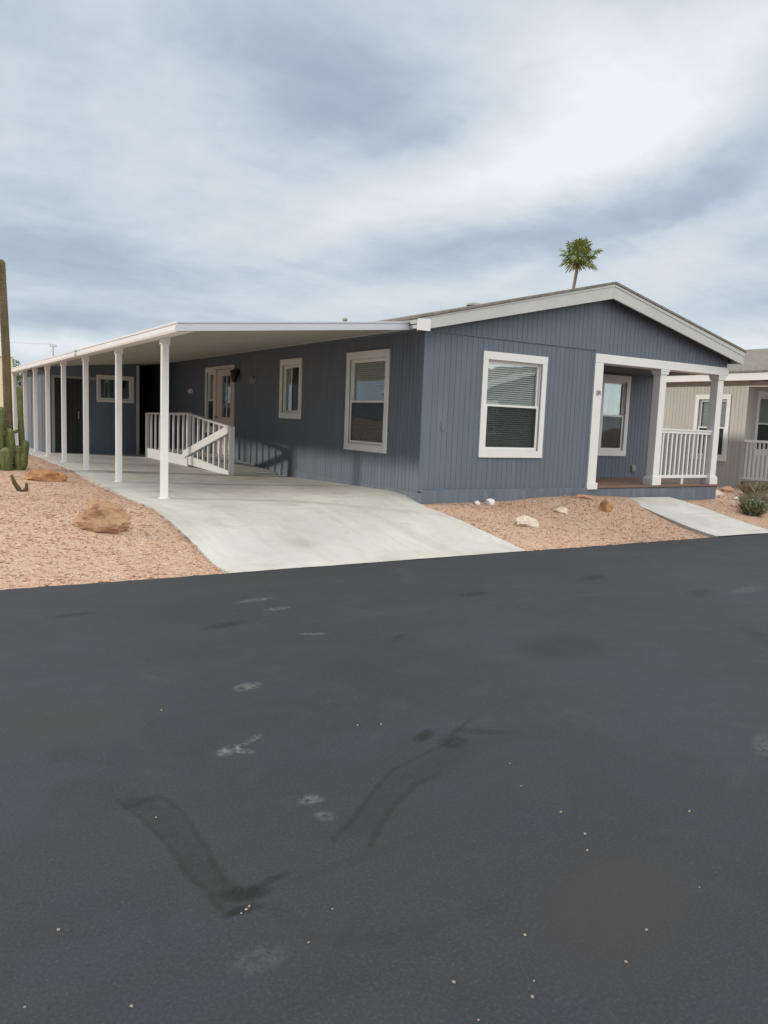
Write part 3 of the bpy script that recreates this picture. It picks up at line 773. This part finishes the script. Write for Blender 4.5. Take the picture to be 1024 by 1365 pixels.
mb = MB(); wall(mb, my(-.5), NP + .1, 18.0, .05, lambda x: 3.0 + .243 * (min(x, 29 - x) - 10.8), [], groove=.2); mb.build('front_wall', M['beige'], nb)
mb = MB(); wall(mb, mx(18., -1), -.4, 15.9, .05, 2.86, [], groove=.4); wall(mb, my(15.9, -1), NX + .1, 17.9, .05, lambda x: 2.95 + .243 * (min(x, 29 - x) - 10.9), [], groove=.4); mb.build('rear_wall', M['beige'], nb)
mb = MB(); mb.box(NX + .02, NP, -.5, 2.06, .33, .38); mb.build('porch_deck', M['deck'], nb)
mb = MB(); mb.mbox(m, -.5, 2.04, .03, .06, .05, .30); mb.build('skirting', M['beige'], nb)
mb = MB(); mb.mbox(m, -.5, 2.04, -.0, .14, 2.68, 2.80); mb.build('porch_header', M['beige'], nb)
for y in (-.45, .62):
    mb = MB(); mb.box(NX, NX + .2, y - .1, y + .1, .38, 2.68); mb.box(NX - .03, NX + .23, y - .13, y + .13, .38, .5); mb.build('porch_column', M['white'], nb, bevel=.005)
railing_along(nb, m, .72, 2.04, .44, 1.40, 12)
railing_along(nb, m, -.35, .52, .44, 1.40, 8)
mb = MB()
for (x0, x1, z0, z1) in ((10.72, 14.5, 3.0, 3.93), (14.5, 18.28, 3.93, 3.0)):
    mb.hexa([(x0, -.8, z0), (x1, -.8, z1), (x1, 16.2, z1), (x0, 16.2, z0), (x0, -.8, z0 + .05), (x1, -.8, z1 + .05), (x1, 16.2, z1 + .05), (x0, 16.2, z0 + .05)])
mb.build('roof', M['shingle'], nb)
mb = MB(); mb.box(10.74, 10.77, -.75, 16.1, 2.82, 2.998); mb.box(10.77, NX, -.75, 16.1, 2.84, 2.86); mb.build('eave_fascia', M['white'], nb, bevel=.003)
mb = MB()
for (x0, x1, z0, z1) in ((10.75, 14.499, 2.99, 3.92), (14.501, 18.25, 3.92, 2.99)):
    mb.hexa([(x0, -.79, z0 - .19), (x1, -.79, z1 - .19), (x1, -.76, z1 - .19), (x0, -.76, z0 - .19), (x0, -.79, z0), (x1, -.79, z1), (x1, -.76, z1), (x0, -.76, z0)])
mb.build('rake_board', M['white'], nb)

def simple_house(label, x0, x1, y0, y1, zb, ze, zr, wallm, faces, name='house', trim='white', roofm='shingle', parapet=False):
    o = thing(name, label, 'house', ((x0 + x1) / 2, (y0 + y1) / 2, zb))
    holes = {'s': [], 'n': [], 'w': [], 'e': []}
    mp = {'s': my(y0), 'n': my(y1, -1), 'w': mx(x0), 'e': mx(x1, -1)}
    for f, w_ in faces:
        holes[f].append(opening(*w_)); window(o, mp[f], *w_, trim=trim)
    xm = (x0 + x1) / 2; global PEAKS; PEAKS = [] if parapet else [xm]
    gz = (lambda x: ze) if parapet else (lambda x: ze + (zr - ze) * (1 - abs(x - xm) / (xm - x0)))
    for f in 'snwe':
        mb = MB(); a, b = ((x0, x1) if f in 'sn' else (y0 + .1, y1 - .1))
        wall(mb, mp[f], a, b, zb - .2, gz if f in 'sn' else ze, holes[f], groove=.4); mb.build('wall', M[wallm], o)
    PEAKS = []
    mb = MB()
    if parapet:
        mb.box(x0 + .1, x1 - .1, y0 + .1, y1 - .1, ze - .3, ze - .2); rf = mb.build('roof', M[roofm], o)
        mb = MB(); mb.box(x0 - .1, x1 + .1, y0 - .1, y0 + .14, ze, ze + .12); mb.box(x0 - .1, x0 + .14, y0 + .14, y1, ze, ze + .12); mb.box(x1 - .14, x1 + .1, y0 + .14, y1, ze, ze + .12); mb.build('parapet_cap', M[trim], o)
    else:
        s = (zr - ze) / (xm - x0)
        for (p, q, zp, zq) in ((x0 - .35, xm, ze - .35 * s, zr), (xm, x1 + .35, zr, ze - .35 * s)):
            mb.hexa([(p, y0 - .35, zp), (q, y0 - .35, zq), (q, y1 + .35, zq), (p, y1 + .35, zp), (p, y0 - .35, zp + .06), (q, y0 - .35, zq + .06), (q, y1 + .35, zq + .06), (p, y1 + .35, zp + .06)])
        rf = mb.build('roof', M[roofm], o)
        mb = MB()
        for yy in (y0 - .37, y1 + .34):
            for (p, q, zp, zq) in ((x0 - .35, xm - .001, ze - .35 * s, zr), (xm + .001, x1 + .35, zr, ze - .35 * s)):
                mb.hexa([(p, yy, zp - .16), (q, yy, zq - .16), (q, yy + .03, zq - .16), (p, yy + .03, zp - .16), (p, yy, zp + .05), (q, yy, zq + .05), (q, yy + .03, zq + .05), (p, yy + .03, zp + .05)])
        mb.build('rake_board', M[trim], o)
    return o
simple_house('cream walled flat roofed building far behind the tall cactus', -13, -1.55, 34.5, 43, .3, 3.95, 3.95, 'cream', [('s', (-5.2, -3.8, 1.3, 2.8)), ('s', (-10, -8.6, 1.3, 2.8))], name='cream_building', parapet=True, roofm='pan')
simple_house('grey gabled house across the street behind the viewer', 14.2, 27.5, -33, -19, .12, 2.75, 4.5, 'grey_house', [('n', (16, 17.4, 1, 2.5)), ('n', (23, 24.4, 1, 2.5))], name='grey_house')
simple_house('dark grey house with a pale roof out of view on the left, set to block low sky', -24, -14.5, -1, 24, .33, 2.9, 4.1, 'grey_house', [('e', (3, 4.4, 1.1, 2.5)), ('e', (14, 15.4, 1.1, 2.5)), ('s', (-20, -18.6, 1.1, 2.5))], name='unseen_dark_house', roofm='pan')  # unseen neighbour, placed and darkened to cut low sky light under the carport

# ------------------------------------------------------------------ far pole, wires, trees
pole = thing('utility_pole', 'thin wooden utility pole with a crossarm far behind the carport', 'utility pole', (3.75, 55.9, .3))
mb = MB(); mb.tube([(3.75, 55.9, .2), (3.75, 55.9, 6.3)], [.075, .055], 10); mb.build('pole_shaft', M['pole'], pole)
mb = MB(); mb.box(3.5, 4.0, 55.86, 55.94, 6.10, 6.17); mb.build('crossarm', M['pole'], pole)
for x in (3.55, 3.95):
    mb = MB(); mb.tube([(x, 55.9, 6.17), (x, 55.9, 6.22), (x, 55.9, 6.30)], [.02, .04, .02], 8); mb.build('insulator', M['vent'], pole)
for x, lb in ((3.55, 'thin wire on the left end of the far pole crossarm'), (3.95, 'thin wire on the right end of the far pole crossarm')):
    mb = MB(); pts = []
    for i in range(21):
        t = i / 20; pts.append((x - 46 * t, 55.9 + (x - 3.5) * 8 * t, 6.30 + .2 * t - 2.0 * t * (1 - t)))
    mb.tube(pts, [.005] * 21, 5); o = mb.build('overhead_wire', M['pole'], loc=(x, 55.9, 6.3)); tag(o, lb, 'wire')

def leaf_cloud(mb, center, rad, n, s, rg, flat=.8):
    for _ in range(n):
        while True:
            p = Vector((rg.uniform(-1, 1), rg.uniform(-1, 1), rg.uniform(-1, 1)))
            if p.length < 1: break
        p = p.normalized() * (p.length ** .55)
        q = Vector(center) + Vector((p.x * rad[0], p.y * rad[1], p.z * rad[2]))
        a = Vector((rg.uniform(-1, 1), rg.uniform(-1, 1), rg.uniform(-1, 1))).normalized()
        b = a.orthogonal().normalized(); c = s * rg.uniform(.6, 1.3); o = len(mb.v)
        mb.v += [tuple(q - a * c), tuple(q + b * c * .45), tuple(q + a * c), tuple(q - b * c * .45)]; mb.f.append((o, o + 1, o + 2, o + 3))
def small_tree(label, x, y, h, r, seed):
    rg = random.Random(seed); t = thing('tree', label, 'tree', (x, y, .3))
    mb = MB(); mb.tube([(x, y, .2), (x + .1, y, h * .4), (x, y, h * .7)], [.16, .11, .05], 8)
    for i in range(5):
        a = i * 1.26; mb.tube([(x + .05, y, h * .38), (x + r * .6 * math.cos(a), y + r * .6 * math.sin(a), h * .75)], [.07, .02], 6)
    mb.build('trunk', M['palm_trunk'], t)
    mb = MB()
    for i in range(9):
        a = rg.uniform(0, 6.28); d = r * rg.uniform(.1, .7)
        leaf_cloud(mb, (x + d * math.cos(a), y + d * math.sin(a), h * rg.uniform(.6, .95)), (r * .45, r * .45, r * .35), 420, .09, rg)
    mb.build('crown', M['tree_leaf'], t, recalc=False)
small_tree('dark green tree far beyond the carport roof edge', -.2, 50.5, 4.6, 1.5, 5)
small_tree('low green tree rising over far cream building', -4.6, 48, 5.1, 1.4, 9)

# fan palm behind the house
pm = thing('palm_tree', 'tall fan palm with a round green crown rising behind the blue roof', 'palm tree', (30.4, 27.85, .2))
mb = MB(); pts = [(30.2, 27.8, .1), (30.3, 27.82, 4), (30.42, 27.85, 8), (30.56, 27.88, 10.3), (30.86, 27.91, 12.1)]
mb.tube(pts, [.20, .15, .115, .10, .115], 12); mb.build('trunk', M['palm_trunk'], pm, smooth=True)
rg = random.Random(21); top = Vector((30.88, 27.91, 12.3)); fr = MB(); dry = MB()
def fan(mb, p, d, size, rg):
    d = d.normalized(); side = d.cross(Vector((0, 0, 1))); side = side.normalized() if side.length > .1 else Vector((1, 0, 0)); nrm = side.cross(d)
    n = 15; q0 = len(mb.v); mb.v.append(tuple(p))
    for i in range(n):
        a = (i / (n - 1) - .5) * 3.9; ln = size * (1 - .18 * abs(a)) * rg.uniform(.88, 1.08)
        dirv = d * math.cos(a) + side * math.sin(a); tip = p + dirv * ln - Vector((0, 0, 1)) * ln * .22 * (1 + abs(a) * .2) + nrm * .03 * (i % 2)
        w_ = (d * -math.sin(a) + side * math.cos(a)) * size * .085
        midp = p + dirv * ln * .62 + nrm * .05 * (1 if i % 2 else -1); o = len(mb.v)
        mb.v += [tuple(midp - w_), tuple(tip), tuple(midp + w_)]; mb.f.append((q0, o, o + 1, o + 2))
for i in range(42):
    az = i * 2.39996 + rg.uniform(-.3, .3); el = R(84 - 116 * (i / 41) ** .85 + rg.uniform(-9, 9))
    d = Vector((math.cos(az) * math.cos(el), math.sin(az) * math.cos(el), math.sin(el)))
    st = top + d * rg.uniform(.38, 1.1); fr.tube([tuple(top), tuple(st)], [.022, .014], 4, cap=False); fan(fr, st, d, rg.uniform(.54, .86), rg)
for i in range(12):
    az = i * 1.3; d = Vector((math.cos(az) * .35, math.sin(az) * .35, -1)); st = top + Vector((d.x, d.y, -.15)) * .45; fan(dry, st, d, .42, rg)
fr.build('crown', M['palm_leaf'], pm, recalc=False); dry.build('dry_fronds', M['palm_dry'], pm, recalc=False)

# ------------------------------------------------------------------ cacti
def cactus_col(mb, path, r0, ribs=13, taper=.12):
    n = len(path); rad = []
    P = []
    for i in range(n - 1):
        a, b = Vector(path[i]), Vector(path[i + 1])
        st = max(2, int((b - a).length / .12))
        for j in range(st): P.append(a.lerp(b, j / st))
    P.append(Vector(path[-1])); N = len(P)
    for i in range(N):
        t = i / (N - 1); r = r0 * (1 - taper * t) * (1 + .03 * noise.noise((P[i].x * 3, P[i].y * 3, P[i].z * 2.3)))
        rad.append(r)
    d = (P[-1] - P[-2]).normalized()
    for q in (.35, .65, .85, .97): P.append(P[N - 1] + d * r0 * q * .9); rad.append(rad[N - 1] * math.sqrt(max(.02, 1 - q * q)))
    b0 = len(mb.v); mb.tube(P, rad, ribs * 2, star=.42, ribs=ribs)
    for i in range(1, N, 1):
        for j in range(0, ribs * 2, 2):
            v = Vector(mb.v[b0 + i * ribs * 2 + j]); n = (v - P[i]).normalized()
            for q in range(2):
                v2 = v + Vector((0, 0, (q - .5) * .05)); d_ = (n + Vector((random.uniform(-.8, .8), random.uniform(-.8, .8), random.uniform(-.8, .8)))).normalized() * .030
                s_ = d_.orthogonal().normalized() * .0042; o = len(SP.v); SP.v += [tuple(v2 - s_), tuple(v2 + s_), tuple(v2 + d_)]; SP.f.append((o, o + 1, o + 2))
    return P, rad
SP = MB()
sgr = thing('saguaro', 'very tall slender brownish green saguaro at the left edge of the yard', 'cactus', (-4.78, 7.0, .33))
mb = MB(); cactus_col(mb, [(-4.76, 7., .25), (-4.77, 7., 1.0), (-4.79, 7., 2.4), (-4.845, 7., 4.16)], .083, 12, .16); mb.build('stem', M['saguaro'], sgr, smooth=True); SP.build('spines', M['spine'], sgr, recalc=False); SP = MB()
cc = thing('clustered_cactus', 'squat bright green branching cactus at the foot of the tall saguaro', 'cactus', (-4.68, 6.75, .33))
def stem(path, r, t=.08, rb=9):
    mb = MB(); cactus_col(mb, path, r, rb, t); mb.build('stem', M['cactus'], cc, smooth=True)
stem([(-4.66, 6.72, .25), (-4.57, 6.72, .48), (-4.53, 6.72, .80)], .105, .2)
stem([(-4.56, 6.85, .78), (-4.575, 6.85, 1.2), (-4.59, 6.85, 1.86)], .058)
stem([(-4.78, 6.68, .25), (-4.765, 6.68, .6), (-4.79, 6.68, 1.02)], .10, .2)
stem([(-4.90, 6.8, .4), (-4.94, 6.8, .9), (-4.93, 6.8, 1.42)], .10)
stem([(-4.78, 6.86, .9), (-4.73, 6.86, 1.02), (-4.62, 6.86, 1.06)], .035, .05, 7)
stem([(-4.87, 6.9, .25), (-4.875, 6.9, .9), (-4.865, 6.9, 1.25)], .075, .25)
stem([(-4.66, 6.55, .22), (-4.68, 6.50, .5), (-4.675, 6.5, .74)], .07, .2)
stem([(-5.06, 6.7, .25), (-5.10, 6.7, .8), (-5.1, 6.7, 1.1)], .12)
stem([(-4.69, 6.6, .22), (-4.60, 6.55, .45), (-4.59, 6.55, .56)], .105)
stem([(-4.86, 6.5, .22), (-4.88, 6.45, .5), (-4.88, 6.45, .66)], .11)
SP.build('spines', M['spine'], cc, recalc=False)

# ------------------------------------------------------------------ rocks
def rock(label, x, y, sx, sy, sz, mat, seed, rot=0, sharp=.45, group=None):
    bm = bmesh.new(); bmesh.ops.create_icosphere(bm, subdivisions=4, radius=1.)
    rg = random.Random(seed); pl = []
    for _ in range(11):
        n = Vector((rg.gauss(0, 1), rg.gauss(0, 1), rg.gauss(0, .8))).normalized(); pl.append((n, rg.uniform(.62, .92)))
    ca, sa = math.cos(rot), math.sin(rot); off = seed * 7.3
    for v in bm.verts:
        p = v.co.copy()
        for n, d in pl:
            e = p.dot(n) - d
            if e > 0: p -= n * e * .9
        q = p * 1.7
        p *= 1 + sharp * .42 * noise.noise((q.x + off, q.y, q.z)) + sharp * .22 * noise.noise((q.x * 2.6 + off, q.y * 2.6, q.z * 4.5)) + .05 * noise.noise((q.x * 8 + off, q.y * 8, q.z * 9))
        p = Vector((p.x * sx, p.y * sy, max(p.z, -.55) * sz)); v.co = Vector((p.x * ca - p.y * sa, p.x * sa + p.y * ca, p.z + sz * .24))
    me = bpy.data.meshes.new('rock'); bm.to_mesh(me); bm.free(); me.materials.append(M[mat])
    o = bpy.data.objects.new('rock', me); C.objects.link(o); o.location = (x, y, gh(x, y)); tag(o, label, 'rock', group)
    for p in me.polygons: p.use_smooth = True
    e = o.modifiers.new('split', 'EDGE_SPLIT'); e.split_angle = R(28)
    return o
g1 = 'landscape rocks in the gravel'
ROT = -R(32)
rock('broad tan rock with a jagged raised right end near the driveway edge', -4.69, -.68, .32, .19, .235, 'rock_tan', 29, ROT, .75, g1)
rock('long rust brown rock behind the tan one, beside the cactus', -4.53, 4.25, .37, .19, .17, 'rock_rust', 8, ROT, .5, g1)
rock('pale tan flat rock in the middle of the front gravel bed', 1.02, -1.27, .20, .12, .105, 'rock_pale', 12, ROT + .2, .7, g1)
rock('round bright white rock against the blue skirting', 1.20, -.24, .085, .07, .075, 'rock_white', 5, .3, .25, g1)
rock('small whitish rock left of the round white one', .95, -.22, .075, .05, .04, 'rock_white', 15, .8, .4, g1)
rock('small pale pointed rock between the flat rock and porch trim', 2.12, -.84, .115, .08, .07, 'rock_pale', 23, -.4, .6, g1)
rock('flat pink rock by the foot of the porch trim', 3.20, -.26, .15, .09, .055, 'rock_pink', 31, ROT, .4, g1)
rock('blocky rust orange rock beside the walkway', 3.10, -.85, .15, .12, .125, 'rock_rust', 42, .5, .45, g1)
rock('pale low rock past the corner of the porch', 7.75, .42, .22, .13, .09, 'rock_pale', 51, ROT, .5, g1)
rock('pale slab of rock behind the grey green shrub', 7.9, -.30, .40, .14, .085, 'rock_pale', 57, -.5, .4, g1)
rock('little rose rock behind the dry straw tuft', 9.4, 1.3, .2, .14, .10, 'rock_pink', 61, .2, .4, g1)
rock('dark brown pebble sized rock on the concrete edge near the carport', -3.85, 2.35, .05, .035, .03, 'rock_rust', 71, .2, .4, g1)

# forked dead stick standing in the gravel
st = thing('dead_branch', 'forked dark brown dead branch sticking out of the gravel', 'branch', (-5.1, 2.45, .32))
mb = MB(); mb.tube([(-5.10, 2.45, .30), (-5.14, 2.46, .36), (-5.20, 2.48, .46), (-5.235, 2.50, .57)], [.03, .033, .03, .018], 8)
mb.tube([(-5.11, 2.45, .32), (-5.05, 2.43, .37), (-5.05, 2.43, .46)], [.03, .028, .016], 8); mb.build('stick', M['twig'], st, smooth=True)

# grey-green shrub and straw tufts by the walkway
def blade_bush(mb, x, y, z, r, h, n, rg, w_=.012, lean=1.):
    for _ in range(n):
        a = rg.uniform(0, 6.283); l = rg.uniform(.5, 1.) * h; t = rg.random() ** .7 * lean
        b = Vector((x + rg.uniform(-.35, .35) * r, y + rg.uniform(-.35, .35) * r, z)); d = Vector((math.cos(a) * t * r / h, math.sin(a) * t * r / h, 1)).normalized()
        s_ = Vector((-math.sin(a), math.cos(a), 0)) * w_ * rg.uniform(.6, 1.2); m_ = b + d * l * .6; e = b + d * l + Vector((math.cos(a), math.sin(a), -.6)) * l * .12 * t
        o = len(mb.v); mb.v += [tuple(b - s_ * .6), tuple(b + s_ * .6), tuple(m_ + s_), tuple(e), tuple(m_ - s_)]; mb.f.append((o, o + 1, o + 2, o + 3, o + 4))
rg = random.Random(77)
sb = thing('shrub', 'low grey green bushy shrub by the walkway at the right edge', 'shrub', (6.5, -1.22, .2))
mb = MB(); zg = gh(6.5, -1.22)
for (dx, dy, r) in ((0, 0, .17), (.13, .05, .14), (-.10, -.02, .12), (.05, -.10, .13), (.2, .08, .11)):
    leaf_cloud(mb, (6.5 + dx, -1.22 + dy, zg + .14), (r, r, .15), 420, .022, rg)
blade_bush(mb, 6.5, -1.22, zg, .30, .31, 420, rg, .008)
mb.build('foliage', M['shrub'], sb, recalc=False)
mb = MB()
for _ in range(40):
    a = rg.uniform(0, 6.28); d = rg.uniform(.1, .32); mb.tube([(6.5, -1.22, zg), (6.5 + d * math.cos(a), -1.22 + d * math.sin(a), zg + rg.uniform(.1, .3))], [.006, .003], 4)
mb.build('twigs', M['twig'], sb)
tf = thing('straw_tuft', 'pale dry straw coloured grass clump behind the shrub', 'grass clump', (7.05, -.95, .2))
mb = MB(); blade_bush(mb, 7.05, -.95, gh(7.05, -.95), .42, .42, 800, rg, .007); mb.build('blades', M['dry_grass'], tf, recalc=False)
tf = thing('straw_tuft', 'small dry olive grass clump at far right by the beige house', 'grass clump', (9.3, .55, .2))
mb = MB(); blade_bush(mb, 9.3, .55, gh(9.3, .55), .45, .40, 600, rg, .010); mb.build('blades', M['dry_grass'], tf, recalc=False)
# thin dry twigs on the left gravel
mb = MB(); mb.tube([(-5.35, .55, .315), (-5.05, .25, .318), (-4.85, .02, .312)], [.007, .006, .004], 5); o = mb.build('fallen_twig', M['twig'], loc=(-5.1, .3, .31)); tag(o, 'thin brown twig lying on gravel at the left edge', 'twig')

# stone chips on the road
CH = [(-6.59, -6.139), (-5.445, -5.647), (-5.77, -6.715), (-4.219, -6.976), (-4.324, -7.17), (-4.372, -7.587), (-4.452, -7.674), (-3.852, -7.664), (-4.278, -8.025), (-4.628, -8.09),
      (-4.801, -8.16), (-5.296, -7.981), (-5.094, -8.086), (-5.322, -8.123), (-5.44, -7.531), (-5.577, -7.638), (-6.092, -7.641), (-6.331, -7.511), (-6.204, -7.231), (-4.625, -6.275), (-4.513, -6.319),
      (-4.982, -7.925), (-5.141, -8.131), (-4.334, -7.419), (-5.70, -7.415), (-5.68, -7.405), (-5.665, -7.395)]
bm = bmesh.new(); bmesh.ops.create_icosphere(bm, subdivisions=2, radius=1.)
for v in bm.verts: v.co *= 1 + .35 * noise.noise(v.co * 1.4); v.co.z *= .7
me = bpy.data.meshes.new('pebble'); bm.to_mesh(me); bm.free(); me.materials.append(M['rock_pale'])
pb = bpy.data.objects.new('pebble', me); rg = random.Random(2)
for i, (x, y) in enumerate(CH):
    o = pb if i == 0 else pb.copy(); C.objects.link(o); s = rg.choice((.0022, .003, .004, .0045)); o.scale = (s * 1.3, s, s); o.location = (x, y, s * .4); o.rotation_euler = (0, 0, rg.uniform(0, 6))
    tag(o, 'tiny pale stone chip lying on the dark asphalt road', 'pebble', 'stone chips scattered on the road')

# ------------------------------------------------------------------ sky, sun, camera
SUN = Vector((-1, .55, .45)).normalized()
w = bpy.data.worlds.new('World'); sc.world = w; w.use_nodes = True
nt = NT(w.node_tree)
co = nt.n('ShaderNodeTexCoord').outputs['Generated']
d = nt.vmath('NORMALIZE', co); sp = nt.n('ShaderNodeSeparateXYZ', {0: d}).outputs
sky = nt.n('ShaderNodeTexSky', sky_type='NISHITA', sun_disc=False, sun_elevation=math.asin(SUN.z), sun_rotation=math.atan2(SUN.x, SUN.y)).outputs[0]
zc = nt.math('ADD', nt.math('MAXIMUM', sp[2], 0.0), .16)
pl = nt.n('ShaderNodeCombineXYZ', {0: nt.math('DIVIDE', sp[0], zc), 1: nt.math('DIVIDE', sp[1], zc), 2: 0.}).outputs[0]
n3 = nt.noise(nt.sc(nt.vmath('ADD', pl, (1.3, 8.2, 0)), 1.5, .8, 1), 7.5, 5, .62, .6)
n1 = nt.noise(nt.vmath('ADD', pl, (3.1, 1.7, 0)), .75, 7, .55, .5)
n2 = nt.noise(nt.sc(nt.vmath('ADD', pl, (9.1, 4.7, 0)), 1, 1.6, 1), 2.6, 6, .6, .4)
wob = nt.sc(nt.vmath('SUBTRACT', nt.noise(nt.sc(d, 1, 1, 2), 3.2, 5, .6, .3, out=1), (.5, .5, .5)), .22, .22, .085)
dd = nt.vmath('ADD', d, wob)
# cloud masses: azimuth (deg right of +Y), elevation, half width, half height, tilt, brightness
CL = [(29, 21, 8.5, 4.2, -12, -.36), (24, 25.5, 9, 2.6, 0, -.12), (47.5, 20.5, 9, 5, 25, .34), (37, 16.5, 12, 3.0, 14, .26), (38, 12.4, 11, 1.5, 14, -.30), (53, 17, 7, 2.2, 30, -.36),
      (56, 22, 7, 2.2, 35, -.12), (53, 11.5, 4.5, 2.4, 15, .22), (56, 25, 6, 2, 10, .20), (14, 17, 14, 4.5, 8, .04), (16, 24, 9, 2.5, 20, -.04), (12, 9.5, 11, 2.6, -4, -.17), (27, 8.5, 8, 1.6, 4, .16),
      (7, 3.9, 9, .7, -2, .32), (9, 5.6, 7, .7, -3, -.22), (5, 7.2, 5, .6, 3, .12), (42.5, 24.5, 3, 3.2, 20, .12), (46, 27, 2.5, 1.2, 0, -.2), (45, 9.3, 6, 1.4, 8, .12), (57, 8.6, 3, 1.0, 0, -.12), (57, 6.2, 4, .9, 0, .2), (31, 14.0, 9, 1.2, 12, .12),
      (40, 10.4, 5, .7, 16, .12), (34, 19.0, 4, .8, 24, -.10), (51, 14.3, 5, .8, 22, -.14), (20, 13, 6, .8, 14, .08), (25, 11, 6, .7, 16, -.07)]
acc = None
for az, el, hw, hh, tl, br in CL:
    az, el, tl = R(az), R(el), R(tl)
    c0 = Vector((math.sin(az) * math.cos(el), math.cos(az) * math.cos(el), math.sin(el)))
    ex = Vector((math.cos(az), -math.sin(az), 0)); ey = ex.cross(c0)
    u = ex * math.cos(tl) + ey * math.sin(tl); v = ey * math.cos(tl) - ex * math.sin(tl)
    u /= math.tan(R(hw)); v /= math.tan(R(hh))
    rel = nt.vmath('SUBTRACT', dd, tuple(c0))
    a = nt.vmath('DOT_PRODUCT', rel, tuple(u), out=1); b = nt.vmath('DOT_PRODUCT', rel, tuple(v), out=1)
    r2 = nt.math('ADD', nt.math('MULTIPLY', a, a), nt.math('MULTIPLY', b, b))
    q = nt.math('MULTIPLY', nt.math('EXPONENT', nt.math('MULTIPLY', r2, -1.0)), br)
    acc = q if acc is None else nt.math('ADD', acc, q)
val = nt.math('ADD', nt.math('ADD', nt.math('MULTIPLY', nt.math('SUBTRACT', n1, .5), .55), nt.math('MULTIPLY', nt.math('SUBTRACT', n2, .5), .40)), .555)
val = nt.math('ADD', val, nt.math('MULTIPLY', nt.math('SUBTRACT', n3, .5), .13))
val = nt.math('ADD', val, acc)
rp_ = nt.n('ShaderNodeValToRGB', {0: val}); cr = rp_.color_ramp
cr.elements[0].position = .08; cr.elements[0].color = (.33, .40, .52, 1)
cr.elements[1].position = .98; cr.elements[1].color = (.82, .84, .89, 1)
for p_, c_ in ((.32, (.43, .50, .61)), (.55, (.56, .635, .705)), (.75, (.67, .725, .78))):
    e = cr.elements.new(p_); e.color = c_ + (1,)
cl = rp_.outputs[0]
# the overcast is brighter overhead and toward the open sky behind the viewer
boost = nt.rng(sp[2], .46, .92, 1.0, 2.5, True)
back = nt.rng(sp[1], -.05, -.8, 1.0, 2.75, True)
west = nt.rng(sp[0], -.12, -.7, 1.0, .2, True)
back = nt.math('MULTIPLY', back, west)
cl = nt.mix(1.0, cl, nt.n('ShaderNodeCombineColor', {0: nt.math('POWER', boost, 1.12), 1: boost, 2: nt.math('POWER', boost, .86)}).outputs[0], 'MULTIPLY')
cl = nt.mix(1.0, cl, nt.n('ShaderNodeCombineColor', {0: nt.math('POWER', back, 1.1), 1: back, 2: nt.math('POWER', back, .86)}).outputs[0], 'MULTIPLY')
cl = nt.vmath('SCALE', cl); cl.node.inputs['Scale'].default_value = 10.0
fin = nt.mix(nt.rng(val, .25, .6, .86, .97), sky, cl)
bg = nt.n('ShaderNodeBackground', {'Color': fin, 'Strength': .1})
nt.n('ShaderNodeOutputWorld', {0: bg.outputs[0]})

sl = bpy.data.lights.new('sun', 'SUN'); sl.energy = 2.3; sl.angle = R(4.0); sl.color = (1, .93, .82)
so = bpy.data.objects.new('sun', sl); C.objects.link(so); so.rotation_euler = (-SUN).to_track_quat('-Z', 'Y').to_euler(); so.location = (-20, 11, 20)

cam = bpy.data.cameras.new('camera'); co_ = bpy.data.objects.new('camera', cam); C.objects.link(co_)
fw = Vector((.52699624, .84161572, -.11814373)); rt = Vector((.84936258, -.52636092, .03908175)); up = Vector((.02929443, .1209428, .99222713))
mt = Matrix((rt, up, -fw)).transposed().to_4x4(); mt.translation = Vector((-6.56517, -9.54439, 1.55)); co_.matrix_world = mt
cam.sensor_fit = 'HORIZONTAL'; cam.sensor_width = 36; cam.lens = 36 * 1037.05 / 1024; cam.clip_end = 3000; cam.clip_start = .05
sc.camera = co_
sc.view_settings.view_transform = 'Standard'; sc.view_settings.look = 'None'; sc.view_settings.exposure = .10; sc.view_settings.gamma = 1
sc.cycles.use_denoising = True; sc.cycles.max_bounces = 8; sc.cycles.transparent_max_bounces = 16; sc.cycles.caustics_reflective = False; sc.cycles.caustics_refractive = False
